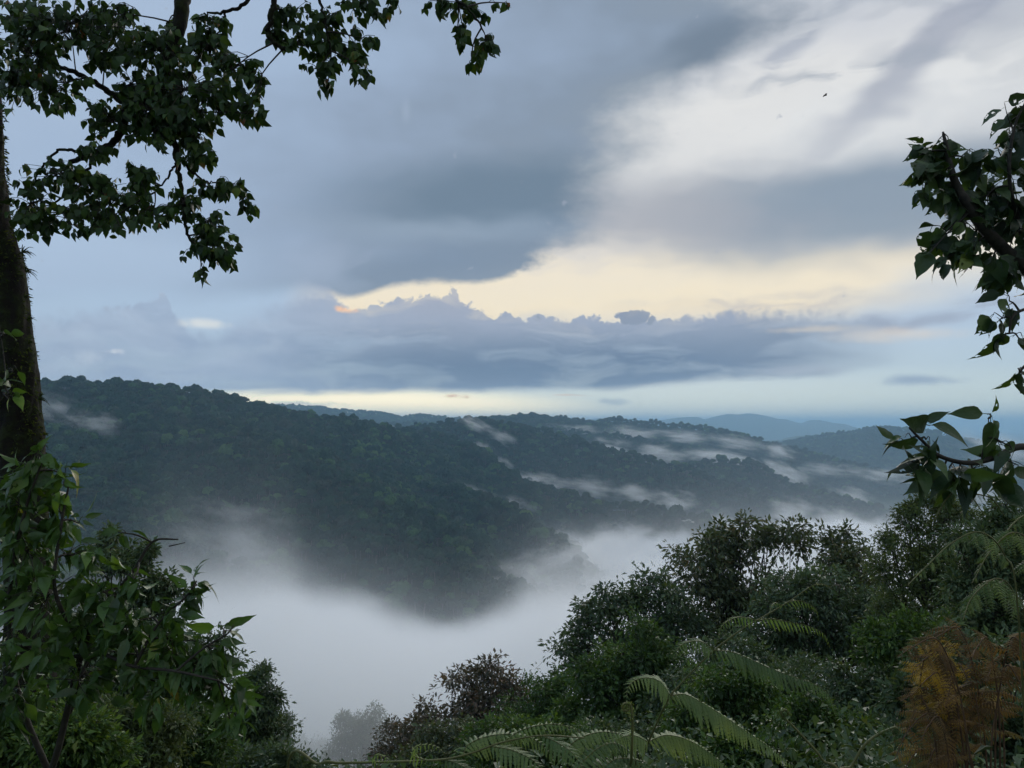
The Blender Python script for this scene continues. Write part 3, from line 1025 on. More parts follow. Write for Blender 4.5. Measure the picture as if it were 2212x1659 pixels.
def leaf_shape(seed=0, width=0.62, heart=0.5, tip=0.18, droop=0.35, fold=0.18, n=7, wave=0.05, holes=0, cols=(-1, -0.55, 0, 0.55, 1)):
    """unit leaf along +X: two halves folded at the midrib, drooping to a drip tip"""
    rg = np.random.default_rng(seed)
    t = np.linspace(0, 1, n + 1)
    w = np.sin(np.pi * np.clip(t / (1 - tip * 0.5), 0, 1) ** (0.72 - 0.25 * heart)) ** (0.8 - 0.2 * heart)
    w = np.clip(w, 0, None) * width * 0.5
    tipz = np.clip((t - (1 - tip)) / tip, 0, 1)
    w = np.where(t > 1 - tip, np.interp(1 - tip, t, w) * (1 - tipz) ** 1.6, w)
    w[0] = 0.015 + 0.10 * heart * width
    w[-1] = 0.004
    zz = -droop * t ** 2
    V = []
    for i in range(n + 1):
        for c in cols:
            jig = 1 + wave * rg.normal() if abs(c) == 1 else 1
            x = t[i] - (0.10 * heart if i == 0 and c != 0 else 0)
            V.append((x, c * w[i] * jig, zz[i] + fold * abs(c) * w[i] + wave * 0.35 * rg.normal() * w[i] * 2))
    F = []
    m = len(cols)
    cells = [(i, j) for i in range(n) for j in range(m - 1)]
    drop = set()
    for _ in range(holes):
        drop.add((int(rg.integers(1, n - 1)), int(rg.integers(0, m - 1))))
    for i, j in cells:
        if (i, j) in drop:
            # a bite: keep two thin triangles of the cell
            a, b, c, d = i * m + j, (i + 1) * m + j, (i + 1) * m + j + 1, i * m + j + 1
            ctr = len(V)
            V.append(tuple(np.mean([V[a], V[b], V[c], V[d]], 0)))
            F.append((a, b, ctr) if rg.random() < 0.5 else (c, d, ctr))
            continue
        F.append((i * m + j, (i + 1) * m + j, (i + 1) * m + j + 1, i * m + j + 1))
    # petiole
    k = len(V)
    V += [(-0.28, -0.012, 0.03), (-0.28, 0.012, 0.03), (0.02, 0.012, 0.0), (0.02, -0.012, 0.0)]
    F.append((k, k + 3, k + 2, k + 1))
    V = np.array(V)
    flat = np.concatenate([np.array(f) for f in F])
    cnt = np.array([len(f) for f in F])
    return V, flat, cnt


def frame(base, tip_dir, up, L):
    x = np.array(tip_dir, float)
    x /= np.linalg.norm(x) + 1e-12
    y = np.cross(up, x)
    y /= np.linalg.norm(y) + 1e-12
    z = np.cross(x, y)
    m = np.eye(4)
    m[:3, 0], m[:3, 1], m[:3, 2], m[:3, 3] = x * L, y * L, z * L, base
    return m


def leafy(ellipses, skeleton, depth, leaf_len, fill, rg, hang=1.0, spread=0.6, dz=1.0, per_twig=7, face=0.4):
    """twigs and leaf frames filling soft clusters (u, v, ru, rv[, depth]) hung on a skeleton of 3-D points"""
    twigs, mats = [], []
    sk = np.array(skeleton)
    for e in ellipses:
        u, v, ru, rv = e[:4]
        d = e[4] if len(e) > 4 else depth
        c = np.array(at(u, v, d + rg.normal() * px(d, 20)))
        near = sk[np.argmin(((sk - c) ** 2).sum(1) + (np.clip(c[2] - sk[:, 2], 0, None)) * 0.2)]
        midp = (near + c) / 2 + np.array([rg.normal() * 0.03, rg.normal() * 0.03, 0.05]) * px(d, 100)
        main = smooth_path([near, midp, c], 6)
        twigs.append((main, px(d, 2.6), px(d, 1.3)))
        Lp = leaf_len / px(d)
        n = max(3, int(fill * 2.3 * math.pi * ru * rv / (0.42 * Lp * Lp)))
        nt_ = max(2, n // per_twig)
        for k in range(nt_):
            a = rg.uniform(0, 2 * math.pi)
            q = math.sqrt(rg.uniform(0.15, 1.0))
            end = np.array(at(u + ru * q * math.cos(a), v + rv * q * math.sin(a), d + rg.uniform(-1, 1) * px(d, max(ru, rv)) * dz))
            st = main[rg.integers(3, 6)]
            mid = (st + end) / 2 + np.array([0, 0, px(d, 6)]) + rg.normal(size=3) * px(d, 3)
            path = smooth_path([st, mid, end], 6)
            twigs.append((path, px(d, 1.2), px(d, 0.6)))
            tl = n / nt_
            cnt = int(tl) + (rg.random() < tl - int(tl))
            for j in range(cnt):
                f = rg.uniform(0.3, 1.05)
                p = path[0] + (path[-1] - path[0]) * f if f > 1 else path[min(5, int(f * 5))] * (1 - (f * 5) % 1) + path[min(5, int(f * 5) + 1)] * ((f * 5) % 1)
                ax = path[-1] - path[-2]
                ax = ax / (np.linalg.norm(ax) + 1e-9)
                side = np.cross(ax, rg.normal(size=3))
                side /= np.linalg.norm(side) + 1e-9
                tdir = side * spread + ax * 0.35 + np.array([0, 0, -hang]) + rg.normal(size=3) * 0.22
                up = np.array([0, -face, 0.35]) + rg.normal(size=3) * 0.75
                L = leaf_len * min(1.35, rg.lognormal(-0.06, 0.24))
                tn = tdir / np.linalg.norm(tdir)
                mats.append(frame(p + tn * L * 0.27, tdir, up, L))
    return twigs, mats


# leaf colours (real-world base colours)
M['heart'] = leaf_mat('heart_leaves', [(0.0, (0.018, 0.034, 0.016)), (0.35, (0.025, 0.055, 0.016)), (0.75, (0.041, 0.086, 0.018)), (0.93, (0.086, 0.138, 0.023)), (1.0, (0.230, 0.092, 0.029))], 0.5, 0.16, 0.25, 4.0)
M['heart_mass'] = leaf_mat('heart_leaves_mass', [(0.0, (0.018, 0.034, 0.016)), (0.35, (0.025, 0.055, 0.016)), (0.75, (0.041, 0.086, 0.018)), (0.93, (0.086, 0.138, 0.023)), (1.0, (0.230, 0.092, 0.029))], 0.5, 0.16, 0.25, 4.0, random='island')
M['bush'] = leaf_mat('bush_leaves', [(0.0, (0.025, 0.048, 0.020)), (0.4, (0.039, 0.089, 0.023)), (0.75, (0.069, 0.144, 0.025)), (0.93, (0.127, 0.218, 0.029)), (1.0, (0.298, 0.218, 0.035))], 0.40, 0.28, 0.4, 5.0, bump=60)
M['big'] = leaf_mat('broad_leaves', [(0.0, (0.020, 0.035, 0.022)), (0.5, (0.031, 0.064, 0.024)), (0.9, (0.055, 0.105, 0.026)), (1.0, (0.132, 0.176, 0.033))], 0.42, 0.22, 0.35, 6.0, bump=50)
M['twig'] = rough_mat('twig_bark', [(0.3, (0.012, 0.011, 0.009)), (0.7, (0.05, 0.045, 0.035))], 30, 0.8, 0.3, 0.003)
M['mossy'] = rough_mat('mossy_bark', [(0.30, (0.003, 0.003, 0.003)), (0.45, (0.010, 0.008, 0.006)), (0.53, (0.010, 0.013, 0.004)), (0.62, (0.021, 0.029, 0.007)), (0.70, (0.011, 0.010, 0.007)), (0.78, (0.063, 0.066, 0.049))], 7.0, 0.95, 1.0, 0.06, 10)
M['moss'] = leaf_mat('moss_tufts', [(0.0, (0.018, 0.026, 0.008)), (0.5, (0.040, 0.060, 0.012)), (1.0, (0.09, 0.11, 0.025))], 0.9, 0.2, 0.1, 12.0, random='island')

# ------------------------------------------------------------------ tall mossy tree on the left
def mossy_tree():
    rg = np.random.default_rng(31)
    D = 9.0
    tpath_px = [(92, 1900), (78, 1750), (70, 1600), (62, 1400), (55, 1150), (47, 980), (44, 900), (38, 800), (28, 700), (12, 580), (-12, 500), (-24, 400), (-30, 280), (-38, 120), (-44, -40), (-30, -220), (10, -420)]
    trunk = smooth_path([at(u, v, D) for u, v in tpath_px], 110)
    base = trunk[0].copy()
    base[2] = float(terrain(np.array([base[0]]), np.array([base[1]]))[0])
    trunk[0] = base - np.array([0, 0, 0.15])
    root = empty('mossy_tree', base)
    tag(root, 'tall mossy tree trunk at the left edge with dark heart-shaped leaves hanging overhead', 'tree')
    ge = Geo()
    rad = np.interp(np.arange(110), [0, 8, 45, 70, 109], [px(D, 70), px(D, 48), px(D, 38), px(D, 35), px(D, 24)])
    ge.tube(trunk - base, rad, None, 40, 0, 0.26, 2)
    link('trunk', ge.mesh('trunk', [M['mossy']], True), parent=root)
    # moss fur and small epiphytes on the trunk
    ge = Geo()
    n = 5200
    k = rg.integers(20, 92, n)
    th = rg.uniform(0, 6.283, n)
    T = np.gradient(trunk, axis=0); T /= np.linalg.norm(T, axis=1)[:, None]
    A = np.cross(T, [0.31, 0.83, 0.47]); A /= np.linalg.norm(A, axis=1)[:, None]
    Bn = np.cross(T, A)
    out = A[k] * np.cos(th)[:, None] + Bn[k] * np.sin(th)[:, None]
    pos = trunk[k] + (trunk[k + 1] - trunk[k]) * rg.uniform(0, 1, (n, 1)) + out * rad[k][:, None] * rg.uniform(0.92, 1.08, (n, 1)) - base
    patch = fbm(k * 0.13 + 4, th * 1.3, 3, 8)
    dirs = out + rg.normal(size=(n, 3)) * 0.5 + np.array([0, 0, -0.5])
    L = np.where(patch > 0.5, rg.uniform(0.02, 0.075, n), rg.uniform(0.006, 0.02, n))
    ge.diamonds(pos, dirs, rg.normal(size=(n, 3)), L, L * 0.35)
    o = link('moss', ge.mesh('moss', [M['moss']]), parent=root)
    o['kind'] = 'stuff'
    for (u, v, s, nn) in ((47, 545, 26, 16), (55, 585, 22, 12), (52, 640, 18, 10), (58, 690, 18, 8), (84, 862, 22, 9), (30, 505, 18, 14), (62, 740, 14, 5)):
        ge = Geo()
        c = np.array(at(u, v, D - 0.12)) - base
        d = np.array([0.9, -0.25, 0.15]) + rg.normal(size=(nn, 3)) * 0.55
        Ls = px(D, s) * rg.uniform(0.6, 1.25, nn)
        for dd, l in zip(d, Ls):
            dd = dd / np.linalg.norm(dd)
            p1 = c + dd * l * 0.6
            ge.tube(smooth_path([c, p1, c + dd * l + np.array([0, 0, -0.3 * l])], 5), px(D, 1.5), px(D, 0.3), 3)
        link('epiphyte', ge.mesh('epiphyte', [M['moss']]), parent=root)
    # limbs
    limbs_px = [
        [(-35, -120, 9), (60, -260, 9.0), (200, -280, 8.9), (330, -190, 8.8), (392, -60, 8.8), (396, 5, 8.8), (378, 90, 8.8), (352, 170, 8.8), (330, 212, 8.8), (300, 216, 8.8), (274, 222, 8.8), (268, 262, 8.8), (260, 292, 8.85), (228, 318, 8.9), (190, 336, 8.9), (150, 350, 9.0)],
        [(274, 222, 8.8), (240, 200, 8.9), (200, 178, 9.0), (160, 155, 9.1), (120, 146, 9.2), (60, 140, 9.3), (10, 130, 9.4)],
        [(330, 212, 8.8), (352, 250, 8.7), (375, 300, 8.7), (383, 350, 8.7), (390, 400, 8.7), (398, 450, 8.7), (402, 500, 8.7), (430, 545, 8.7)],
        [(345, 190, 8.8), (390, 200, 8.6), (392, 240, 8.6), (388, 290, 8.6)],
        [(392, -60, 8.8), (470, -50, 8.7), (560, -30, 8.6), (592, -10, 8.6), (584, 50, 8.6), (580, 80, 8.6), (600, 98, 8.6), (622, 110, 8.6)],
        [(592, -10, 8.6), (680, -40, 8.5), (800, -50, 8.4), (920, -35, 8.3), (1000, 10, 8.3), (1040, 60, 8.3)],
        [(560, -30, 8.6), (520, 15, 8.6), (484, 27, 8.6), (440, 28, 8.6)],
        [(484, 27, 8.6), (486, 45, 8.6), (492, 55, 8.6)],
        [(383, 350, 8.7), (360, 385, 8.7), (335, 415, 8.7)],
        [(390, 340, 8.7), (420, 375, 8.7), (450, 392, 8.7), (480, 395, 8.7)],
        [(190, 336, 8.9), (140, 322, 8.9), (100, 350, 8.9), (70, 400, 8.9)],
        [(200, 345, 8.9), (170, 400, 8.9), (130, 430, 8.9), (90, 450, 8.9)],
        [(680, -40, 8.5), (700, 40, 8.5), (715, 110, 8.5)],
    ]
    radii = [(20, 5), (7.5, 3), (8, 2.5), (6, 2), (8, 4), (7, 2), (5, 2), (3, 1.5), (3, 1.2), (3, 1.2), (4, 1.5), (3.5, 1.5), (4, 1.5)]
    sk = []
    for P, (a, b) in zip(limbs_px, radii):
        path = smooth_path([at(*p) for p in P], 12 * len(P) // 2)
        path[1:-1] += rg.normal(size=(len(path) - 2, 3)) * px(D, 1.6)
        ge = Geo()
        ge.tube(path - base, px(D, a), px(D, b), 8, 0, 0.2, 5)
        link('branch', ge.mesh('branch', [M['mossy']], True), parent=root)
        sk += [p for p in path if -0.7 < p[0] / p[1]]
    sk = [p for p in sk if p[2] / p[1] < 0.62]
    ell = [(150, 50, 140, 62), (60, 110, 70, 100), (120, 195, 80, 42), (30, 190, 45, 62), (232, 100, 60, 60), (40, 30, 60, 40), (250, 30, 40, 35),
           (330, 110, 90, 60), (440, 110, 62, 52), (455, 60, 45, 42), (285, 180, 60, 46), (400, 195, 110, 60), (500, 150, 62, 36), (540, 205, 34, 52), (365, 45, 20, 30),
           (240, 262, 60, 48), (330, 285, 70, 44), (432, 290, 54, 60), (462, 230, 48, 36), (545, 245, 26, 30), (420, 345, 50, 24), (310, 240, 60, 40), (390, 250, 70, 46),
           (110, 370, 72, 36), (66, 440, 52, 56), (180, 398, 62, 42), (240, 440, 66, 54), (300, 385, 56, 36), (140, 470, 92, 34), (330, 465, 60, 30), (395, 440, 46, 36), (215, 320, 50, 26), (100, 500, 30, 16), (225, 490, 45, 16),
           (500, 410, 50, 30), (545, 450, 22, 26), (445, 405, 34, 22), (465, 510, 48, 36), (430, 545, 34, 26), (492, 570, 18, 26), (450, 480, 46, 34), (440, 590, 20, 16), (470, 545, 40, 28),
           (640, 40, 46, 36), (605, 85, 34, 38), (705, 60, 54, 44), (722, 110, 46, 36), (690, 150, 42, 26), (706, 190, 16, 20), (775, 145, 26, 36), (780, 20, 56, 26), (850, 15, 26, 22), (780, 85, 30, 28), (600, 30, 26, 26), (650, 95, 30, 30),
           (1000, 20, 62, 20), (1000, 62, 26, 16), (1052, 92, 28, 32), (1018, 130, 26, 14), (958, 15, 40, 13), (1090, 6, 26, 8), (985, 95, 14, 14)]
    twigs, mats = leafy([(a, b, c * 1.08, d * 1.1) for a, b, c, d in ell], sk, 8.7, 0.094, 0.86, rg, hang=1.1, spread=0.75, dz=0.9, per_twig=6, face=0.8)
    ge = Geo()
    for path, r0, r1 in twigs:
        ge.tube(path - base, r0 * 0.8, r1 * 0.8, 4)
    o = link('twigs', ge.mesh('twigs', [M['twig']]), parent=root)
    o['kind'] = 'stuff'
    shapes = [leaf_shape(s, 0.78, 0.8, 0.20, 0.25 + 0.12 * (s % 3), 0.22, 5, 0.06, cols=(-1, 0, 1)) for s in range(8)]
    add_leaves(root, base, mats, shapes, M['heart'], M['heart_mass'], 300)


def add_leaves(root, base, mats, shapes, single_m, mass_m, n_single):
    B = np.array(base)
    meshes = []
    for (v, f, c) in shapes:
        me = mesh_np('leaf', v, f, c, smooth=True)
        me.materials.append(single_m)
        meshes.append(me)
    rg = np.random.default_rng(len(mats))
    size = np.array([np.linalg.norm(m[:3, 0]) / max(0.3, m[1, 3]) for m in mats])
    ok = np.array([abs((m[0, 3] / m[1, 3])) < 0.66 and -0.47 < m[2, 3] / m[1, 3] < 0.56 for m in mats])
    order = np.argsort(-(size + ok * 10))
    single = [i for i in order if ok[i]][:n_single]
    ss = set(single)
    for i in single:
        o = bpy.data.objects.new('leaf', meshes[rg.integers(len(meshes))])
        COL.objects.link(o)
        m = mats[i].copy()
        m[:3, 3] -= B
        o.parent = root
        o.matrix_local = Matrix(m.tolist())
    rest = [i for i in range(len(mats)) if i not in ss]
    if rest:
        ge = Geo()
        grp = rg.integers(0, len(shapes), len(rest))
        for k, (v, f, c) in enumerate(shapes):
            sel = [mats[i] for i, q in zip(rest, grp) if q == k]
            if sel:
                mm = np.array(sel)
                mm[:, :3, 3] -= B
                ge.stamp(v, f, c, mm)
        o = link('foliage', ge.mesh('foliage', [mass_m], True), parent=root)
        o['kind'] = 'stuff'
    print(root.name, 'leaves', len(mats))


mossy_tree()


def small_plant(name, label, cat, base, stems, ell, depth, leaf_len, fill, shapes, m1, m2, seed, n_single=300, hang=0.7, spread=0.8, dz=0.8, face=0.4, per_twig=5):
    """shrub or leafy branch: stems as [(points (u, v, d)), r0 px, r1 px]"""
    rg = np.random.default_rng(seed)
    base = np.array(base, float)
    root = empty(name, base)
    tag(root, label, cat)
    sk = []
    for P, a, b in stems:
        path = smooth_path(P, 6 * len(P))
        ge = Geo()
        d = path[:, 1].mean()
        ge.tube(path - base, px(d, a), px(d, b), 7, 0, 0.12)
        link('stem', ge.mesh('stem', [M['twig']], True), parent=root)
        sk += list(path)
    twigs, mats = leafy(ell, sk, depth, leaf_len, fill, rg, hang, spread, dz, per_twig, face)
    ge = Geo()
    for path, r0, r1 in twigs:
        ge.tube(path - base, r0, r1, 4)
    o = link('twigs', ge.mesh('twigs', [M['twig']]), parent=root)
    o['kind'] = 'stuff'
    add_leaves(root, base, mats, shapes, m1, m2, n_single)
    return root


def ground_at(u, d):
    p = at(u, 916, d)
    z = float(terrain(np.array([p.x]), np.array([p.y]))[0])
    return np.array([p.x, p.y, z])


# leafy bush in front on the left
b0 = ground_at(60, 3.4)
small_plant('leafy_bush', 'glossy green bush with large drooping leaves in the left foreground', 'bush', b0,
            [([tuple(b0), at(90, 1750, 3.3), at(130, 1600, 3.2), at(180, 1400, 3.1), at(230, 1310, 3.1), at(290, 1230, 3.1), at(330, 1170, 3.1), at(385, 1165, 3.1)], 9, 1.5),
             ([at(150, 1540, 3.2), at(200, 1418, 3.1), at(290, 1440, 3.0), at(380, 1450, 2.95), at(470, 1470, 2.95)], 5, 2),
             ([at(110, 1680, 3.3), at(40, 1500, 3.2), at(20, 1300, 3.1), at(50, 1120, 3.0), at(90, 1000, 3.0)], 7, 2),
             ([at(180, 1400, 3.1), at(120, 1280, 3.0), at(130, 1150, 3.0), at(150, 1040, 3.0)], 5, 2),
             ([at(290, 1440, 3.0), at(340, 1350, 3.0), at(400, 1290, 3.0), at(425, 1255, 3.0)], 3.5, 1.5),
             ([at(380, 1450, 2.95), at(440, 1400, 2.95), at(490, 1370, 2.95), at(505, 1350, 2.95)], 3, 1.2),
             ([at(-80, 1425, 3.1), at(60, 1420, 3.1), at(200, 1418, 3.1)], 4.5, 4.0),
             ([at(365, 1180, 3.1), at(400, 1172, 3.1)], 1.5, 0.8)],
            [(60, 1010, 62, 40), (140, 1025, 50, 34), (40, 1090, 66, 60), (130, 1105, 46, 50), (60, 1190, 80, 60), (160, 1200, 56, 40), (100, 1290, 100, 60), (225, 1280, 60, 46),
             (290, 1250, 34, 26), (200, 1355, 100, 50), (325, 1335, 60, 50), (395, 1300, 40, 36), (60, 1400, 80, 50), (300, 1415, 80, 48), (395, 1390, 60, 48), (460, 1400, 42, 40),
             (415, 1470, 66, 46), (495, 1490, 42, 50), (340, 1490, 70, 40), (170, 1470, 90, 46), (490, 1362, 22, 18), (425, 1265, 16, 30), (500, 1560, 30, 36), (20, 1500, 60, 60),
             (440, 1440, 70, 40), (260, 1340, 60, 40), (170, 1130, 20, 20), (255, 1150, 16, 24)],
            3.05, 0.078, 2.0, [leaf_shape(40 + s, 0.36 + 0.03 * (s % 5), 0.25, 0.22, 0.2 + 0.22 * (s % 4), 0.25, 7, 0.09, holes=(0, 0, 1, 0, 2)[s % 5]) for s in range(10)], M['bush'], M['bush'], 41, hang=0.65, spread=0.9)

# vine leaves climbing the mossy trunk
v0 = np.array(at(-10, 960, 8.3))
small_plant('climbing_vine', 'bright green vine leaves on the mossy trunk at the left edge', 'vine', v0,
            [([tuple(v0), at(-6, 880, 8.4), at(12, 840, 8.4), at(8, 770, 8.45), at(-2, 700, 8.5)], 2, 1)],
            [(28, 803, 18, 8), (10, 832, 14, 14), (18, 862, 12, 10), (6, 720, 14, 14), (20, 850, 10, 10)], 8.3, 0.2, 0.5,
            [leaf_shape(60 + s, 0.5, 0.2, 0.2, 0.3, 0.2, 6) for s in range(3)], M['bush'], M['bush'], 43, hang=0.2, spread=1.0)

# tree at the right edge: holed broad leaves
broad = [leaf_shape(70 + s, 0.66, 0.45, 0.20, 0.3 + 0.15 * (s % 3), 0.2, 9, 0.06, holes=(0, 3, 5, 2)[s % 4]) for s in range(8)]
e0 = ground_at(2420, 4.6)
small_plant('broadleaf_tree', 'dark tree with large insect-bitten leaves hanging in at the upper right edge', 'tree', e0,
            [([tuple(e0), at(2420, 1500, 4.6), at(2400, 1000, 4.5), at(2360, 760, 4.3), at(2300, 640, 4.1), at(2230, 590, 4.0), at(2150, 520, 3.9), at(2091, 443, 3.85), at(2071, 410, 3.85), at(2055, 370, 3.85), at(2048, 335, 3.85), at(2038, 290, 3.85)], 26, 3),
             ([at(2230, 590, 4.0), at(2200, 480, 3.9), at(2180, 380, 3.8), at(2190, 280, 3.8), at(2215, 220, 3.8)], 6, 2),
             ([at(2300, 640, 4.1), at(2240, 660, 4.0), at(2190, 680, 3.9), at(2180, 720, 3.9)], 5, 2),
             ([at(2360, 760, 4.3), at(2260, 770, 4.1), at(2205, 800, 4.0), at(2205, 850, 4.0)], 5, 1.5)],
            [(2040, 290, 40, 24), (1985, 335, 30, 34), (2035, 350, 60, 40), (2095, 345, 44, 24), (2185, 275, 40, 60), (2165, 345, 40, 40), (1998, 400, 24, 30), (2060, 420, 60, 40), (2135, 420, 60, 50), (2190, 420, 30, 60),
             (2190, 510, 36, 60), (2045, 500, 44, 30), (2110, 500, 56, 44), (2060, 566, 46, 16), (2140, 570, 50, 34), (2190, 600, 30, 40), (2180, 650, 26, 30), (2160, 690, 24, 20), (2165, 735, 24, 18), (2200, 730, 14, 26), (2206, 800, 6, 14), (2010, 545, 14, 10)],
            3.9, 0.106, 1.6, broad, M['big'], M['big'], 51, hang=0.75, spread=0.8)

# low leafy sprig at the right
broad2 = [leaf_shape(90 + s, 0.46, 0.3, 0.20, 0.3 + 0.2 * (s % 3), 0.22, 8, 0.05, holes=(0, 0, 1)[s % 3]) for s in range(6)]
s0 = ground_at(2420, 2.7)
small_plant('leafy_sapling', 'sapling whose leafy branch reaches in from the right edge below the bitten leaves', 'sapling', s0,
            [([tuple(s0), at(2440, 1500, 2.7), at(2400, 1150, 2.7), at(2330, 1000, 2.65), at(2212, 965, 2.6), at(2150, 988, 2.55), at(2090, 1000, 2.5), at(2030, 985, 2.5), at(1990, 950, 2.5), at(1965, 925, 2.5)], 12, 2),
             ([at(2120, 995, 2.52), at(2126, 960, 2.5), at(2133, 930, 2.5), at(2136, 900, 2.5)], 2, 0.9)],
            [(1985, 920, 36, 10), (1955, 955, 22, 18), (2000, 950, 34, 20), (2025, 985, 44, 20), (1975, 1000, 34, 18), (1985, 1022, 30, 16), (2050, 1010, 50, 24), (2030, 1045, 36, 14), (2100, 1020, 50, 20), (2150, 1010, 34, 20),
             (2185, 965, 24, 14), (2165, 955, 16, 14), (2200, 1005, 16, 18), (2134, 905, 7, 12), (2080, 1045, 40, 18)],
            2.5, 0.104, 2.3, broad2, M['big'], M['big'], 53, hang=0.4, spread=1.15, per_twig=4)

# ------------------------------------------------------------------ trees on the slope below
def leafset(name, a, b, c, d, rough=0.5, trans=0.2, spec=0.3, scale=0.6):
    return leaf_mat(name, [(0.0, a), (0.4, b), (0.75, c), (1.0, d)], rough, trans, spec, scale, random='island')


M['t_olive'] = leafset('olive_leaves', (0.043, 0.062, 0.035), (0.070, 0.101, 0.047), (0.101, 0.134, 0.055), (0.196, 0.147, 0.088))
M['t_dark'] = leafset('dark_leaves', (0.035, 0.061, 0.035), (0.057, 0.100, 0.048), (0.083, 0.135, 0.057), (0.131, 0.162, 0.070))
M['t_green'] = leafset('green_leaves', (0.026, 0.054, 0.020), (0.043, 0.094, 0.026), (0.070, 0.140, 0.030), (0.121, 0.197, 0.038), trans=0.28)
M['t_brown'] = leafset('russet_leaves', (0.045, 0.053, 0.035), (0.077, 0.080, 0.049), (0.131, 0.101, 0.066), (0.210, 0.131, 0.088))
M['t_pale'] = leafset('pale_green_leaves', (0.043, 0.067, 0.034), (0.067, 0.103, 0.041), (0.097, 0.145, 0.048), (0.157, 0.194, 0.061), trans=0.3)


def tree(name, label, depth, crown, trunk_u, mat, leaf=0.20, seed=0, lobes=26, tufts=46, per=9, dens_in=0.35, fork=0.42, trunk_r=0.22,
         group=None, flat=0.75, droop=0.35, base_drop=0.3, gap=0.0, cat='tree', width=0.42, limb_r=1.0):
    """crown: list of (u, v, ru, rv) in view pixels at depth; trunk stands on the slope at trunk_u"""
    rg = np.random.default_rng(seed)
    base = ground_at(trunk_u, depth)
    base[2] -= base_drop
    root = empty(name, base)
    tag(root, label, cat, group)
    C = []
    area = np.array([e[2] * e[3] for e in crown], float)
    share = np.maximum(2, np.round(lobes * area / area.sum())).astype(int)
    for e, k in zip(crown, share):
        u, v, ru, rv = e
        for q in range(k):
            # lobes near the outside of the mass, more of them above
            a = rg.uniform(0, 2 * math.pi)
            el = math.asin(rg.uniform(-0.55, 1.0))
            rr = rg.uniform(0.30, 1.0) ** 0.7
            p = np.array(at(u, v, depth))
            R3 = px(depth, 1)
            p = p + np.array([math.cos(a) * math.cos(el) * ru * rr * R3, math.sin(a) * math.cos(el) * (ru + rv) / 2 * rr * R3, math.sin(el) * rv * rr * R3])
            C.append((p + rg.normal(size=3) * 0.1 * R3 * rv, rg.uniform(0.24, 0.46) * R3 * min(ru, rv * 1.3)))
    top = max(p[2] for p, r in C)
    cen = np.mean([p for p, r in C], 0)
    fk = np.array([base[0] * 0.55 + cen[0] * 0.45, base[1] * 0.6 + cen[1] * 0.4, base[2] + (top - base[2]) * fork])
    wood, green = Geo(), Geo()
    tr = smooth_path([base, base * 0.5 + fk * 0.5 + rg.normal(size=3) * 0.02 * (top - base[2]), fk], 14)
    wood.tube(tr - base, trunk_r, trunk_r * 0.7, 9, 0, 0.1, seed)
    # main limbs: a few, each feeding its lobes
    nl = max(3, min(9, len(C) // 4))
    order = sorted(range(len(C)), key=lambda i: math.atan2(C[i][0][1] - fk[1], C[i][0][0] - fk[0]))
    groups = np.array_split(order, nl)
    for gidx in groups:
        if len(gidx) == 0:
            continue
        gc = np.mean([C[i][0] for i in gidx], 0)
        knee = fk + (gc - fk) * 0.5 + np.array([0, 0, -0.06 * (top - base[2])]) + rg.normal(size=3) * 0.03 * (top - base[2])
        lim = smooth_path([fk, knee, fk + (gc - fk) * 0.86], 10)
        lim[1:-1] += rg.normal(size=(8, 3)) * trunk_r * 0.25
        r_l = trunk_r * rg.uniform(0.32, 0.5) * limb_r
        wood.tube(lim - base, r_l, r_l * 0.5, 6)
        for i in gidx:
            p, r = C[i]
            st = lim[rg.integers(4, 10)]
            mid = st * 0.5 + p * 0.5 + np.array([0, 0, -0.1 * r]) + rg.normal(size=3) * 0.12 * r
            br = smooth_path([st, mid, p], 8)
            wood.tube(br - base, r_l * 0.5, r_l * 0.18, 5)
            # leaf sprays: flat layered fans drooping at their rims
            sp_ = rg.normal(size=(tufts, 3)) * np.array([0.62, 0.62, 0.26]) * r * 1.25
            sp_[:, 2] += 0.18 * r - 0.30 * (sp_[:, 0] ** 2 + sp_[:, 1] ** 2) / r
            tpos = p + sp_
            for e in tpos[:: max(1, tufts // 6)]:
                wood.tube(smooth_path([p, p * 0.5 + e * 0.5 + rg.normal(size=3) * 0.08 * r, e], 3) - base, r_l * 0.15, r_l * 0.05, 3)
            tp = np.repeat(tpos, per, 0)
            td = np.repeat(sp_ / (np.linalg.norm(sp_, axis=1)[:, None] + 1e-9), per, 0)
            sp = rg.normal(size=tp.shape)
            dirs = sp * 0.9 + td * 0.5 + np.array([0, 0, -droop])
            nrm = np.array([0, 0, 1.0]) + rg.normal(size=tp.shape) * 0.6
            L = leaf * np.minimum(1.6, rg.lognormal(-0.08, 0.3, len(tp)))
            green.diamonds(tp + sp * leaf * 0.6 - base, dirs, nrm, L, L * width)
    link('trunk', wood.mesh('trunk', [M['bark']], True), parent=root)
    o = link('crown', green.mesh('crown', [mat]), parent=root)
    o['kind'] = 'stuff'
    return root


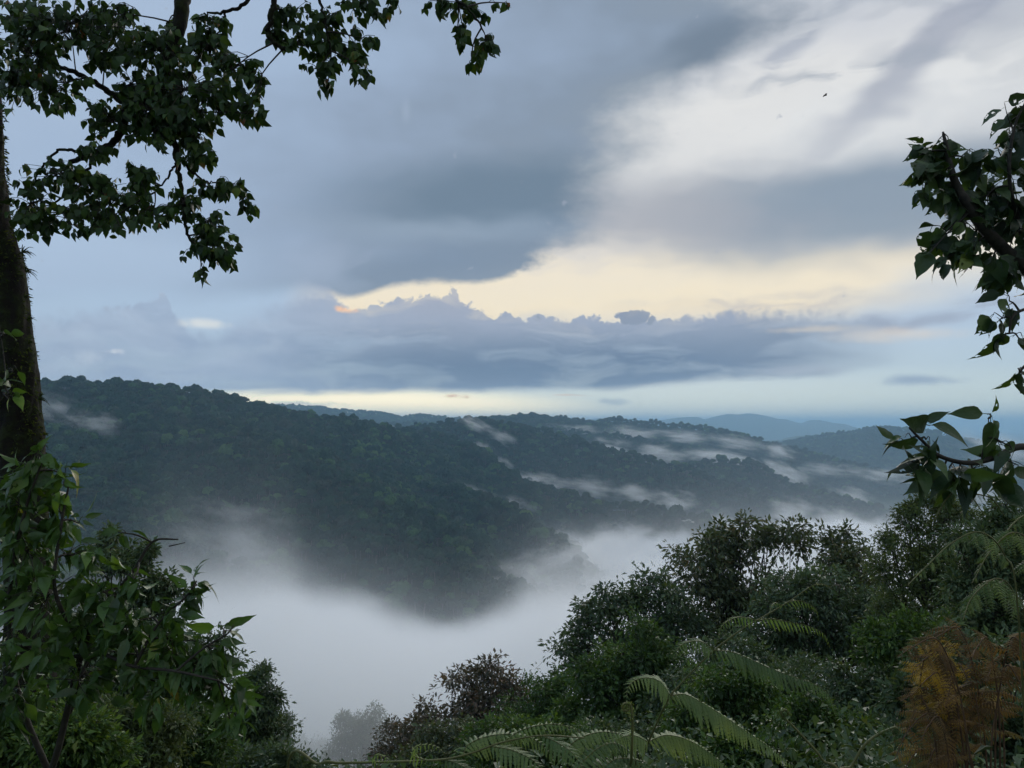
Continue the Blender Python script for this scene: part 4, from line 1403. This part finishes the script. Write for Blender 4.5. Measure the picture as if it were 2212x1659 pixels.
tree('spreading_tree', 'broad spreading tree with open umbrella crown standing against the fog on the right', 56,
     [(1540, 1190, 90, 40), (1630, 1160, 120, 34), (1730, 1165, 120, 36), (1840, 1205, 80, 46), (1790, 1180, 90, 36), (1870, 1235, 60, 40), (1560, 1220, 110, 50), (1500, 1250, 60, 50), (1640, 1260, 120, 50), (1780, 1270, 110, 60), (1560, 1320, 90, 60), (1640, 1340, 110, 60), (1760, 1350, 110, 60), (1580, 1400, 80, 60), (1870, 1300, 60, 60)], 1700, M['t_olive'],
     leaf=0.40, seed=3, lobes=128, tufts=20, per=7, trunk_r=0.30, fork=0.40, dens_in=0.5)
tree('forked_tree', 'slender tree with a forked trunk in front of the broad umbrella tree', 42,
     [(1720, 1300, 90, 70), (1820, 1290, 100, 80), (1900, 1340, 60, 80), (1660, 1370, 70, 60), (1780, 1400, 100, 50)], 1822, M['t_dark'],
     leaf=0.29, seed=5, lobes=62, tufts=24, per=8, trunk_r=0.20, fork=0.45, limb_r=1.2)
tree('dark_tree', 'dark dense tree left of the broad umbrella tree above the valley fog', 52,
     [(1330, 1310, 60, 55), (1410, 1310, 70, 60), (1270, 1390, 70, 70), (1230, 1440, 45, 50), (1380, 1400, 90, 70), (1450, 1330, 60, 70), (1470, 1420, 70, 60)], 1370, M['t_dark'],
     leaf=0.36, seed=7, lobes=70, tufts=22, per=8, trunk_r=0.26)
tree('bright_tree', 'dense leafy tree with brighter green top between the dark tree and the ferns', 34,
     [(1370, 1395, 60, 50), (1340, 1460, 90, 60), (1410, 1470, 70, 70), (1290, 1530, 80, 70), (1390, 1560, 100, 80), (1480, 1540, 70, 80)], 1380, M['t_green'],
     leaf=0.22, seed=9, lobes=90, tufts=32, per=9, trunk_r=0.2, dens_in=0.25)
tree('rounded_tree', 'round-topped tree with bare branching stems showing, right of the misty tree', 62,
     [(1030, 1480, 80, 50), (1000, 1530, 90, 55), (1110, 1510, 60, 45), (940, 1580, 60, 55), (1090, 1570, 90, 55), (1020, 1620, 100, 45), (1160, 1540, 40, 45)], 1030, M['t_brown'],
     leaf=0.38, seed=11, lobes=58, tufts=22, per=8, trunk_r=0.26, fork=0.34, limb_r=1.3)
tree('low_tree', 'low russet tree at the lower centre just right of the misty tree', 66,
     [(890, 1585, 55, 40), (860, 1640, 60, 50), (930, 1650, 60, 50), (830, 1690, 50, 40)], 880, M['t_brown'],
     leaf=0.26, seed=13, lobes=46, tufts=40, per=8, trunk_r=0.2)
tree('shoulder_tree', 'green tree filling the gap between the round-topped tree and the bright tree', 44,
     [(1180, 1500, 50, 40), (1150, 1560, 70, 50), (1220, 1560, 60, 60), (1180, 1620, 90, 50)], 1190, M['t_green'],
     leaf=0.20, seed=15, lobes=56, tufts=42, per=8, trunk_r=0.18)
tree('misty_tree', 'solitary pale tree fading into the fog at the bottom centre', 158,
     [(778, 1545, 40, 32), (760, 1580, 45, 40), (800, 1585, 42, 40), (775, 1630, 65, 50), (775, 1690, 65, 50)], 776, M['t_olive'],
     leaf=0.5, seed=17, lobes=60, tufts=40, per=8, trunk_r=0.4, fork=0.3)
tree('foggy_tree', 'small rounded tree almost lost in fog left of the solitary pale tree', 205,
     [(665, 1612, 42, 24), (690, 1625, 30, 24), (640, 1625, 30, 24), (668, 1655, 60, 40)], 668, M['t_olive'],
     leaf=0.6, seed=19, lobes=40, tufts=36, per=8, trunk_r=0.4)
tree('ghostly_tree', 'narrow tree in thin fog beside the dark columnar tree', 112,
     [(612, 1565, 16, 26), (606, 1610, 26, 40), (610, 1670, 34, 50)], 610, M['t_dark'],
     leaf=0.34, seed=20, lobes=36, tufts=36, per=8, trunk_r=0.25)
tree('columnar_tree', 'tall dark small-leaved tree behind the left bush at the edge of the fog', 30,
     [(555, 1470, 32, 36), (540, 1520, 44, 40), (580, 1540, 34, 50), (520, 1590, 60, 50), (570, 1620, 50, 60), (500, 1660, 70, 50)], 540, M['t_dark'],
     leaf=0.15, seed=21, lobes=70, tufts=42, per=9, trunk_r=0.16)
tree('twiggy_tree', 'dark fine-leaved tree behind the upper part of the left bush', 19,
     [(215, 1180, 26, 20), (240, 1160, 12, 20), (330, 1200, 14, 20), (290, 1225, 40, 26), (335, 1255, 36, 30), (250, 1230, 60, 50), (350, 1290, 40, 40), (300, 1310, 60, 50), (220, 1330, 70, 50), (360, 1370, 60, 50), (440, 1420, 60, 60)], 300, M['t_dark'],
     leaf=0.12, seed=23, lobes=56, tufts=24, per=9, trunk_r=0.13)
tree('feathery_tree', 'pale feathery tree rising behind the ferns at the right', 27,
     [(1960, 1105, 40, 36), (2010, 1080, 50, 40), (1980, 1160, 60, 45), (2060, 1130, 60, 50), (1950, 1220, 60, 50), (2030, 1220, 70, 50), (2000, 1290, 80, 50), (1930, 1300, 60, 60), (2080, 1240, 70, 60), (2060, 1330, 80, 50)], 2010, M['t_pale'],
     leaf=0.12, seed=25, lobes=84, tufts=40, per=9, trunk_r=0.14)
tree('edge_tree', 'dark leafy tree at the right edge behind the green ferns', 13,
     [(2190, 1130, 50, 60), (2110, 1180, 60, 50), (2180, 1240, 70, 60), (2090, 1280, 60, 60), (2180, 1350, 80, 60), (2240, 1180, 60, 80)], 2170, M['t_dark'],
     leaf=0.085, seed=27, lobes=84, tufts=40, per=9, trunk_r=0.1)

# bare twiggy top poking out of the dark tree
ge = Geo()
rgb = np.random.default_rng(5)
b = np.array(at(1392, 1330, 53))
bt = empty('bare_twigs', b)
tag(bt, 'bare leafless twigs sticking up above the dark tree', 'dead branch')
for k in range(16):
    e = b + np.array([rgb.normal() * 0.55, rgb.normal() * 0.3, rgb.uniform(2.0, 3.4)])
    ge.tube(smooth_path([b + rgb.normal(size=3) * 0.05, (b + e) / 2 + rgb.normal(size=3) * 0.2, e], 5) - b, 0.03, 0.008, 3)
link('twig', ge.mesh('twig', [M['bark']]), parent=bt)

# ------------------------------------------------------------------ shrubs and undergrowth on the near slope
SHRUBS = [
    # label, depth, crown clumps, trunk u, material, leaf
    ('light green shrub at the bottom left under the glossy bush', 9, [(60, 1600, 60, 40), (120, 1640, 70, 50), (30, 1660, 60, 40)], 70, 't_green', 0.055),
    ('pale yellow-green shrub below the middle of the glossy bush', 11, [(250, 1560, 60, 50), (330, 1570, 60, 60), (290, 1640, 80, 60)], 290, 't_pale', 0.06),
    ('dark shrub in the left corner behind the glossy bush', 14, [(60, 1480, 90, 70), (180, 1520, 80, 60), (120, 1580, 100, 60)], 120, 't_dark', 0.09),
    ('tall green shrub left of the dark columnar tree', 16, [(400, 1540, 50, 60), (440, 1600, 60, 60), (390, 1640, 70, 60)], 410, 't_green', 0.08),
    ('dark shrub low behind the leaves of the glossy bush', 13, [(230, 1420, 90, 60), (340, 1460, 80, 60), (270, 1500, 90, 60)], 270, 't_dark', 0.08),
    ('dark shrub at the bottom edge left of the foggy trees', 24, [(600, 1655, 50, 36), (540, 1680, 70, 50), (660, 1690, 60, 40)], 590, 't_dark', 0.13),
    ('leafy shrub at the bottom centre behind the fern stalk', 26, [(1090, 1640, 80, 40), (1180, 1660, 80, 50), (1010, 1680, 80, 40)], 1090, 't_green', 0.13),
    ('dark shrub under the bright green tree', 22, [(1300, 1620, 90, 50), (1420, 1630, 90, 60), (1240, 1680, 90, 50)], 1330, 't_dark', 0.12),
    ('green shrub below the slender forked tree', 20, [(1560, 1480, 80, 50), (1620, 1520, 80, 50), (1530, 1560, 80, 60), (1640, 1590, 80, 60)], 1580, 't_green', 0.11),
    ('dark rounded shrub right of the forked trunk', 18, [(1860, 1480, 60, 50), (1920, 1460, 50, 50), (1880, 1550, 80, 60), (1940, 1600, 60, 60)], 1890, 't_dark', 0.10),
    ('mid green shrub between the forked trunk and the brown ferns', 14, [(1760, 1560, 70, 50), (1830, 1600, 70, 60), (1740, 1640, 80, 50)], 1780, 't_green', 0.08),
    ('shrub with glossy leaves at the bottom right of centre', 9, [(1620, 1640, 70, 40), (1700, 1660, 70, 40), (1560, 1680, 70, 40)], 1640, 't_green', 0.06),
    ('dark shrub filling behind the brown ferns', 7.5, [(2050, 1420, 80, 60), (2150, 1450, 80, 70), (2000, 1530, 80, 60), (2120, 1560, 100, 70), (2200, 1600, 60, 70)], 2100, 't_dark', 0.055),
    ('green shrub under the feathery tree', 16, [(1960, 1380, 60, 50), (1920, 1400, 50, 50), (2010, 1420, 60, 50), (2080, 1370, 60, 50)], 1970, 't_green', 0.09),
    ('low dark shrub behind the curled fern', 30, [(1500, 1500, 80, 60), (1590, 1440, 70, 60), (1650, 1470, 80, 60), (1740, 1480, 80, 50)], 1600, 't_dark', 0.15),
    ('dense green shrub at the bottom centre beside the low fern', 17, [(1080, 1600, 70, 50), (1150, 1620, 70, 50), (1220, 1610, 70, 50), (1130, 1670, 100, 50)], 1140, 't_green', 0.09),
    ('dark shrub between the bright tree and the forked trunk', 24, [(1500, 1560, 80, 60), (1560, 1600, 80, 60), (1470, 1630, 80, 50), (1600, 1640, 80, 50)], 1530, 't_dark', 0.12),
    ('low olive shrub at the foot of the round-topped tree', 40, [(960, 1620, 90, 50), (1060, 1640, 90, 50), (900, 1670, 80, 50)], 980, 't_olive', 0.2),
    ('green shrub in front of the slender forked tree', 26, [(1700, 1480, 70, 50), (1760, 1510, 70, 50), (1690, 1540, 80, 50), (1820, 1540, 70, 50)], 1740, 't_dark', 0.12),
    ('leafy shrub at the left corner below the mossy trunk', 7, [(40, 1560, 60, 50), (150, 1600, 70, 60), (200, 1660, 80, 50), (20, 1640, 50, 50)], 100, 't_green', 0.05),
]
for i, (lab, d, cr, tu, mt, lf) in enumerate(SHRUBS):
    tree('shrub', lab, d, cr, tu, M[mt], leaf=lf * 1.25, seed=200 + i, lobes=48, tufts=30, per=8, trunk_r=0.02 + 0.002 * d, fork=0.25, cat='shrub', dens_in=0.3, base_drop=0.05, group='shrubs of the undergrowth')


def undergrowth():
    """low leafy cover over the near slope"""
    rg = np.random.default_rng(77)
    ge = Geo()
    n = 12000
    r = np.exp(rg.uniform(math.log(3.2), math.log(85), n))
    a = np.radians(rg.uniform(-40, 40, n))
    x, y = np.sin(a) * r, np.cos(a) * r
    z = terrain(x, y)
    sc = 0.035 + 0.0045 * r
    hump = fbm(x / (1.5 + 0.1 * r), y / (1.5 + 0.1 * r), 3, 44)
    hgt = (0.15 + 1.2 * hump) * (0.35 + 0.03 * r)
    per = 12
    c = np.stack([x, y, z + hgt], -1)
    c = np.repeat(c, per, 0)
    s = np.repeat(sc, per)
    hh = np.repeat(hgt, per)
    off = rg.normal(size=c.shape) * (s * 3.2)[:, None]
    off[:, 2] -= rg.uniform(0, 1, len(c)) * hh * 0.8
    dirs = rg.normal(size=c.shape) + np.array([0, 0, -0.2])
    nrm = np.array([0, 0, 1.0]) + rg.normal(size=c.shape) * 0.5
    L = s * rg.uniform(0.8, 1.9, len(c))
    ge.diamonds(c + off, dirs, nrm, L, L * 0.5)
    o = link('undergrowth', ge.mesh('undergrowth', [M['t_dark']]))
    tag(o, 'low leafy undergrowth covering the steep near slope', 'undergrowth', kind='stuff')


undergrowth()

# ------------------------------------------------------------------ ferns
M['fern'] = leaf_mat('fern_green', [(0.0, (0.044, 0.082, 0.029)), (0.4, (0.075, 0.133, 0.043)), (0.8, (0.126, 0.190, 0.064)), (1.0, (0.190, 0.252, 0.064))], 0.55, 0.3, 0.4, 9.0)
M['fern_tip'] = leaf_mat('fern_young', [(0.0, (0.084, 0.156, 0.024)), (0.5, (0.132, 0.216, 0.036)), (1.0, (0.192, 0.264, 0.048))], 0.55, 0.35, 0.4, 9.0)
M['fern_brown'] = leaf_mat('fern_brown', [(0.0, (0.040, 0.040, 0.016)), (0.25, (0.070, 0.045, 0.020)), (0.55, (0.125, 0.078, 0.028)), (0.8, (0.17, 0.105, 0.035)), (1.0, (0.22, 0.15, 0.08))], 0.8, 0.3, 0.2, 4.0)
M['fern_gold'] = leaf_mat('fern_gold', [(0.0, (0.05, 0.055, 0.018)), (0.4, (0.10, 0.085, 0.025)), (0.8, (0.17, 0.13, 0.035)), (1.0, (0.24, 0.17, 0.05))], 0.8, 0.3, 0.2, 4.0)
M['fern_yellow'] = leaf_mat('fern_yellow', [(0.0, (0.16, 0.11, 0.02)), (0.5, (0.28, 0.19, 0.025)), (1.0, (0.38, 0.27, 0.04))], 0.7, 0.35, 0.25, 6.0)
M['stalk'] = rough_mat('fern_stalk', [(0.3, (0.06, 0.07, 0.02)), (0.7, (0.12, 0.12, 0.04))], 20, 0.6, 0.2, 0.002)
M['stalk_brown'] = rough_mat('dry_stalk', [(0.3, (0.05, 0.03, 0.015)), (0.7, (0.12, 0.07, 0.035))], 20, 0.8, 0.2, 0.002)


def pinnule(nl=7, w=0.125, curve=0.22, seed=0):
    """one leaflet along +X, cut into small lobes on both sides"""
    V, F = [], []
    for k in range(nl):
        x0 = k / nl
        x1 = (k + 1) / nl
        z0, z1 = -curve * x0 ** 2, -curve * x1 ** 2
        ww = w * (1 - x0) ** 0.7
        for s in (1, -1):
            i = len(V)
            V += [(x0, 0, z0), (x0 + 0.5 / nl, s * ww, z0 - 0.03), (x1 + 0.25 / nl, s * ww * 0.75, z1 - 0.03), (x1, 0, z1)]
            F.append((i, i + 1, i + 2, i + 3) if s < 0 else (i, i + 3, i + 2, i + 1))
    return np.array(V), np.array(F).ravel(), np.full(len(F), 4)


PIN = pinnule()
PIN_SMALL = pinnule(4, 0.19, 0.3)


def comb(ge, path, length, rg, spacing, up, droop=0.5, rib=0.0012, pin=PIN, lead=0.35, mi=0, taper=1.0):
    """a pinna: rib with leaflets on both sides, shorter towards the tip"""
    path = np.asarray(path)
    seg = np.linalg.norm(np.diff(path, axis=0), axis=1)
    s = np.concatenate([[0], np.cumsum(seg)])
    tot = s[-1]
    n = max(4, int(tot / spacing))
    ge.tube(path, rib, rib * 0.4, 4, mi + 1)
    mats = []
    for k in range(n):
        t = (k + 0.5) / n
        q = t * tot
        p = np.array([np.interp(q, s, path[:, c]) for c in range(3)])
        p2 = np.array([np.interp(min(q + tot * 0.02, tot), s, path[:, c]) for c in range(3)])
        p1 = np.array([np.interp(max(q - tot * 0.02, 0), s, path[:, c]) for c in range(3)])
        T = p2 - p1
        T /= np.linalg.norm(T) + 1e-12
        prof = min(1.0, 0.35 + t * 4) * (1 - t ** 1.6 * 0.85 * taper)
        sd = np.cross(up, T)
        sd /= np.linalg.norm(sd) + 1e-12
        for sg in (1, -1):
            d = sd * sg + T * lead + np.array([0, 0, -droop]) + rg.normal(size=3) * 0.07
            nn = np.cross(T, sd) if False else np.asarray(up) + rg.normal(size=3) * 0.12 + sd * sg * 0.3
            L = length * prof * rg.uniform(0.9, 1.08)
            mats.append(frame(p, d, nn, L))
    ge.stamp(*pin, mats, mi)


def fern_frond(parent, base, rachis, pinnae, width_px, leaf_m, stalk_m, seed, name='frond', r0=2.6, r1=1.0, spacing_px=9, droop=0.5, pin=PIN):
    """frond: stalk with explicitly drawn pinnae, each pinna a sub-part"""
    rg = np.random.default_rng(seed)
    base = np.array(base)
    path = smooth_path(rachis, 10 * len(rachis))
    d = path[:, 1].mean()
    ge = Geo()
    ge.tube(path - base, px(d, r0), px(d, r1), 6)
    fr = link(name, ge.mesh('frond', [stalk_m], True), parent=parent)
    for P in pinnae:
        wl = P[1] if isinstance(P, tuple) else width_px
        P = P[0] if isinstance(P, tuple) else P
        pp = smooth_path(P, 8 * len(P))
        ge = Geo()
        up = np.array([0.0, -0.55, 0.85])
        comb(ge, pp - base, px(d, wl * 1.35), rg, px(d, spacing_px), up, droop, px(d, 1.1), pin)
        link('pinna', ge.mesh('pinna', [M['fern_tip'] if wl < 21 else leaf_m, stalk_m], False), parent=fr)
    return fr


def V3(lst, d, d2=None):
    d2 = d if d2 is None else d2
    n = len(lst)
    return [at(u, v, d + (d2 - d) * i / max(1, n - 1)) for i, (u, v) in enumerate(lst)]


# big green bracken frond, centre right
fb = ground_at(1380, 2.3)
fern = empty('bracken_fern', fb)
tag(fern, 'green bracken fern with one tall arching frond reaching up to the right', 'fern')
D1 = 1.75
fern_frond(fern, fb, [tuple(fb), at(1370, 1720, 1.95), at(1387, 1639, 1.85), at(1414, 1573, 1.8), at(1444, 1510, D1), at(1475, 1472, D1), at(1541, 1406, D1), at(1608, 1356, D1), at(1655, 1329, D1), at(1705, 1299, D1), at(1751, 1268, D1), at(1775, 1263, D1), at(1795, 1270, D1)],
           [(V3([(1635, 1340), (1600, 1333), (1575, 1340), (1558, 1355), (1552, 1378)], D1, 1.68), 16),
            (V3([(1635, 1340), (1668, 1337), (1705, 1344), (1748, 1353), (1780, 1370), (1793, 1398)], D1, 1.80), 19),
            (V3([(1690, 1308), (1676, 1302), (1667, 1309), (1664, 1322)], D1, 1.7), 9),
            (V3([(1690, 1308), (1718, 1297), (1746, 1304), (1764, 1320), (1768, 1340)], D1, 1.8), 14),
            (V3([(1541, 1405), (1580, 1408), (1625, 1426), (1670, 1446), (1715, 1462), (1760, 1478), (1790, 1502), (1806, 1540)], D1, 1.82), 36),
            (V3([(1541, 1405), (1515, 1386), (1485, 1387), (1465, 1400), (1460, 1424)], D1, 1.66), 24),
            (V3([(1448, 1503), (1425, 1472), (1390, 1464), (1362, 1477), (1352, 1506)], D1, 1.66), 30),
            (V3([(1448, 1503), (1480, 1500), (1520, 1520), (1565, 1548), (1612, 1580), (1660, 1612), (1720, 1660)], D1, 1.86), 42),
            (V3([(1400, 1602), (1440, 1588), (1490, 1600), (1545, 1635), (1590, 1680)], 1.82, 1.9), 40),
            (V3([(1400, 1602), (1365, 1588), (1330, 1600), (1300, 1635)], 1.82, 1.74), 34),
            (V3([(1735, 1279), (1760, 1262), (1782, 1262), (1797, 1274)], D1, 1.74), 7)],
           30, M['fern'], M['stalk'], 1)
fern_frond(fern, fb, [tuple(fb), at(1250, 1740, 1.7), at(1290, 1660, 1.68), at(1330, 1625, 1.66)],
           [(V3([(1210, 1640), (1240, 1602), (1290, 1582), (1340, 1586), (1374, 1612)], 1.62, 1.7), 34),
            (V3([(1240, 1665), (1290, 1617), (1330, 1606), (1372, 1632)], 1.6, 1.68), 32),
            (V3([(1280, 1680), (1330, 1640), (1390, 1645), (1420, 1670)], 1.6, 1.68), 30)], 30, M['fern'], M['stalk'], 2)


def fiddlehead(parent, base, P, name='fiddlehead', r=3.4, head=11, flip=1):
    base = np.array(base)
    path = list(smooth_path(P, 8 * len(P)))
    d = path[-1][1]
    end = np.array(path[-1])
    T = end - path[-2]
    T /= np.linalg.norm(T)
    S = np.cross(T, [0, 1, 0]) * flip
    R0 = px(d, head)
    ctr = end + S * R0
    for k in range(1, 26):
        a = k * 0.42
        rr = R0 * (1 - k / 30)
        path.append(ctr + rr * (-S * math.cos(a) + T * math.sin(a)))
    ge = Geo()
    n = len(path)
    ge.tube(np.array(path) - base, np.interp(np.arange(n), [0, n - 26, n - 1], [px(d, r), px(d, r * 0.8), px(d, r * 0.5)]), None, 7)
    rg = np.random.default_rng(int(abs(base[0]) * 100))
    m = 160
    kk = rg.integers(n - 40, n, m)
    pos = np.array(path)[kk] - base + rg.normal(size=(m, 3)) * px(d, 2)
    ge.diamonds(pos, rg.normal(size=(m, 3)), rg.normal(size=(m, 3)), np.full(m, px(d, 7)), np.full(m, px(d, 2.5)), 0.2, 1)
    return link(name, ge.mesh('fiddlehead', [M['stalk'], M['fern']], True), parent=parent)


fiddlehead(fern, fb, [tuple(fb), at(1360, 1740, 1.75), at(1364, 1640, 1.62), at(1366, 1560, 1.6), at(1364, 1528, 1.6)])

# frond lying across the bottom
gb = ground_at(700, 2.2)
fern2 = empty('low_fern', gb)
tag(fern2, 'green fern frond lying almost level along the bottom edge left of centre', 'fern')
D2 = 1.6
fern_frond(fern2, gb, [tuple(gb), at(620, 1700, 1.7), at(690, 1650, D2), at(737, 1648, D2), at(837, 1646, D2), at(954, 1641, D2), at(1020, 1626, D2), at(1087, 1603, D2), at(1171, 1589, D2), at(1262, 1594, D2)],
           [(V3([(1000, 1632), (1012, 1608), (1055, 1590), (1112, 1586), (1162, 1602), (1202, 1645)], D2, 1.66), 34),
            (V3([(1087, 1603), (1130, 1576), (1190, 1564), (1240, 1574), (1268, 1596)], D2, 1.66), 22),
            (V3([(1060, 1612), (1105, 1620), (1150, 1642), (1190, 1680)], D2, 1.56), 36),
            (V3([(925, 1643), (893, 1632), (900, 1613), (935, 1610), (962, 1628)], D2, 1.54), 15),
            (V3([(822, 1647), (804, 1642), (814, 1631), (838, 1640), (850, 1668)], D2, 1.54), 13),
            (V3([(1171, 1589), (1200, 1602), (1235, 1625), (1262, 1665)], D2, 1.55), 34),
            (V3([(960, 1641), (990, 1650), (1020, 1668), (1040, 1690)], D2, 1.55), 24)],
           24, M['fern'], M['stalk'], 4, r0=3.2, r1=1.4)

# curled young fronds at the lower right
for k, (P, lab, fl) in enumerate((([(1830, 1740), (1775, 1640), (1741, 1599), (1712, 1568), (1690, 1548)], 'curled fern fiddlehead below the forked trunk', -1),
                                  ([(1800, 1740), (1841, 1653), (1868, 1609), (1900, 1585), (1930, 1572)], 'hairy fern fiddlehead bending towards the brown ferns', -1))):
    base = ground_at(P[0][0], 2.4)
    t = empty('fiddlehead', base)
    tag(t, lab, 'fern shoot')
    fiddlehead(t, base, [tuple(base)] + [at(u, v, 2.1) for u, v in P], 'shoot', 3.0, 9, fl)


# ferns with paired pinnae along the whole stalk
def pinna_unit(seed, leaf_m, stalk_m, n=10, wid=0.20, pin=PIN_SMALL, droop=0.25):
    rg = np.random.default_rng(seed)
    path = np.array([(t, 0, -0.30 * t * t) for t in np.linspace(0, 1, 12)])
    ge = Geo()
    comb(ge, path, wid, rg, 1.0 / n, np.array([0, 0, 1.0]), droop, 0.008, pin)
    return ge.mesh('pinna', [leaf_m, stalk_m])


UNITS = {k: [pinna_unit(300 + i, M[k], M[s], wid=0.22 + 0.04 * i) for i in range(3)] for k, s in
         (('fern', 'stalk'), ('fern_tip', 'stalk'), ('fern_brown', 'stalk_brown'), ('fern_gold', 'stalk_brown'), ('fern_yellow', 'stalk_brown'))}


def paired_frond(parent, base, P, length_px, kind, seed, pairs=15, droop=0.5, start=0.25, stalk='stalk'):
    rg = np.random.default_rng(seed)
    base = np.array(base)
    path = smooth_path(P, 60)
    d = path[:, 1].mean()
    ge = Geo()
    ge.tube(path - base, px(d, 2.4), px(d, 0.8), 5)
    fr = link('frond', ge.mesh('frond', [M[stalk]], True), parent=parent)
    for k in range(pairs):
        t = start + (1 - start) * (k + 0.3) / pairs
        i = min(58, int(t * 59))
        p = path[i]
        T = path[min(59, i + 1)] - path[max(0, i - 1)]
        T /= np.linalg.norm(T)
        up = np.array([0, -0.5, 0.9])
        sd = np.cross(up, T)
        sd /= np.linalg.norm(sd)
        f = (k + 0.5) / pairs
        L = px(d, length_px) * min(1, 0.55 + f * 2.0) * (1 - f ** 1.7 * 0.85)
        for sg in (1, -1):
            dr = sd * sg + T * 0.45 + np.array([0, 0, -droop]) + rg.normal(size=3) * 0.12
            m = frame(p - base, dr, up + rg.normal(size=3) * 0.25, L * rg.uniform(0.85, 1.1))
            o = bpy.data.objects.new('pinna', UNITS[kind][rg.integers(3)])
            COL.objects.link(o)
            o.parent = fr
            o.matrix_local = Matrix(m.tolist())
    return fr


def fern_plant(name, label, u0, d, fronds, kind, length, stalk, seed, pairs=15, droop=0.5):
    base = ground_at(u0, d)
    t = empty(name, base)
    tag(t, label, 'fern')
    for i, P in enumerate(fronds):
        dd = d - 0.25 + 0.11 * ((i * 7) % 5)
        first = at(P[0][0], P[0][1], dd)
        pts_ = [tuple(base * 0.75 + np.array(first) * 0.25), first] + [at(u, v, dd - 0.05 * j) for j, (u, v) in enumerate(P[1:])]
        paired_frond(t, base, pts_, length * (0.8 + 0.1 * ((i * 3) % 5)), kind if isinstance(kind, str) else kind[i % len(kind)], seed + i, pairs, droop, 0.30, stalk)


def arch(u0, v0, u1, v1, rise):
    """a frond rising from (u0, v0), arching over and drooping to (u1, v1)"""
    v0 = v0 + 110
    top = min(v0 - 110, v1) - rise
    return [(u0, v0), (u0 + (u1 - u0) * 0.18, v0 + (top - v0) * 0.62), (u0 + (u1 - u0) * 0.45, top), (u0 + (u1 - u0) * 0.78, top + (v1 - top) * 0.35), (u1, v1)]


fern_plant('brown_fern', 'withered rusty brown fern fronds at the bottom right corner', 2120, 3.0,
           [arch(2100, 1560, 1938, 1420, 36), arch(2110, 1600, 1945, 1515, 30), arch(2080, 1560, 2170, 1560, 60), arch(2080, 1600, 1932, 1640, 60), arch(2060, 1600, 2060, 1690, 70),
            arch(2140, 1560, 2212, 1500, 60), arch(2130, 1520, 2005, 1390, 30), arch(2030, 1660, 1945, 1690, 40), 
            arch(2150, 1500, 2225, 1420, 40), arch(2170, 1560, 2130, 1470, 30), arch(2060, 1640, 1990, 1600, 50), 
            arch(2090, 1540, 2120, 1620, 40), arch(2020, 1620, 1960, 1580, 40), arch(2080, 1500, 1980, 1440, 30), arch(2060, 1540, 1965, 1560, 36), arch(2160, 1480, 2100, 1420, 40), arch(2040, 1690, 2000, 1680, 60)],
           ('fern_brown', 'fern_brown', 'fern_gold', 'fern_brown', 'fern_gold'), 78, 'stalk_brown', 400, 10, 0.45)
fern_plant('yellow_fern', 'yellow turning fern fronds above the withered brown ones', 2040, 3.1,
           [[(2020, 1600), (1990, 1500), (1995, 1430), (2022, 1392), (2040, 1372)], [(2050, 1600), (2040, 1490), (2005, 1445), (1978, 1448), (1962, 1475)],
            [(2060, 1560), (2050, 1460), (2030, 1415), (2055, 1395), (2075, 1420)], arch(2060, 1540, 1990, 1480, 24), arch(2050, 1500, 2090, 1470, 34)],
           'fern_yellow', 62, 'stalk_brown', 430, 11, 0.3)
fern_plant('green_fern', 'feathery green fern fronds arching at the right edge under the leafy sapling', 2200, 2.6,
           [[(2200, 1330), (2170, 1200), (2120, 1150), (2060, 1170), (2000, 1225), (1960, 1265)], [(2230, 1330), (2230, 1190), (2190, 1150), (2140, 1190), (2100, 1260)],
            [(2250, 1330), (2260, 1170), (2235, 1110), (2190, 1130), (2160, 1180)], [(2220, 1400), (2190, 1280), (2150, 1250), (2100, 1290), (2080, 1340)]],
           'fern', 62, 'stalk', 460, 17, 0.9)
hb = np.array(at(2085, 1030, 2.55))
hang = empty('hanging_fern', hb)
tag(hang, 'small fern hanging from beneath the leafy sapling branch', 'fern')
for i, P in enumerate(([(2075, 1062), (2100, 1075), (2125, 1112)], [(2060, 1062), (2040, 1085), (2020, 1122)], [(2095, 1062), (2140, 1076), (2170, 1115)], [(2080, 1070), (2085, 1100), (2080, 1135)])):
    paired_frond(hang, hb, [tuple(hb)] + [at(u, v, 2.5) for u, v in P], 26, 'fern', 480 + i, 9, 0.7, 0.3)

# ------------------------------------------------------------------ bird far off in the bright cloud
bird = empty('bird', at(1783, 206, 62))
tag(bird, 'tiny dark bird flying across the bright cloud at upper right', 'bird')
M['bird'] = rough_mat('bird_feathers', [(0.3, (0.02, 0.02, 0.02)), (0.7, (0.06, 0.055, 0.05))], 20, 0.8, 0)
ge = Geo()
ge.tube(smooth_path([(-0.16, 0, 0), (-0.05, 0, 0.01), (0.06, 0, 0.015), (0.13, 0, 0.03)], 12), np.array([0.008, 0.03, 0.045, 0.055, 0.06, 0.06, 0.055, 0.05, 0.045, 0.04, 0.03, 0.012]), None, 8)
link('body', ge.mesh('body', [M['bird']], True), parent=bird)
for s in (1, -1):
    ge = Geo()
    v = [(0.08, s * 0.03, 0.02), (-0.06, s * 0.03, 0.015), (0.06, s * 0.18, 0.09), (-0.07, s * 0.18, 0.08), (0.0, s * 0.36, 0.03), (-0.08, s * 0.34, 0.025)]
    v2 = [(a, b, c - 0.012) for a, b, c in v]
    ge.add(v + v2, [0, 1, 3, 2, 2, 3, 5, 4, 8, 9, 7, 6, 10, 11, 9, 8, 0, 2, 8, 6, 2, 4, 10, 8, 1, 7, 9, 3, 3, 9, 11, 5, 4, 5, 11, 10, 0, 6, 7, 1], [4] * 10)
    link('wing', ge.mesh('wing', [M['bird']]), parent=bird)
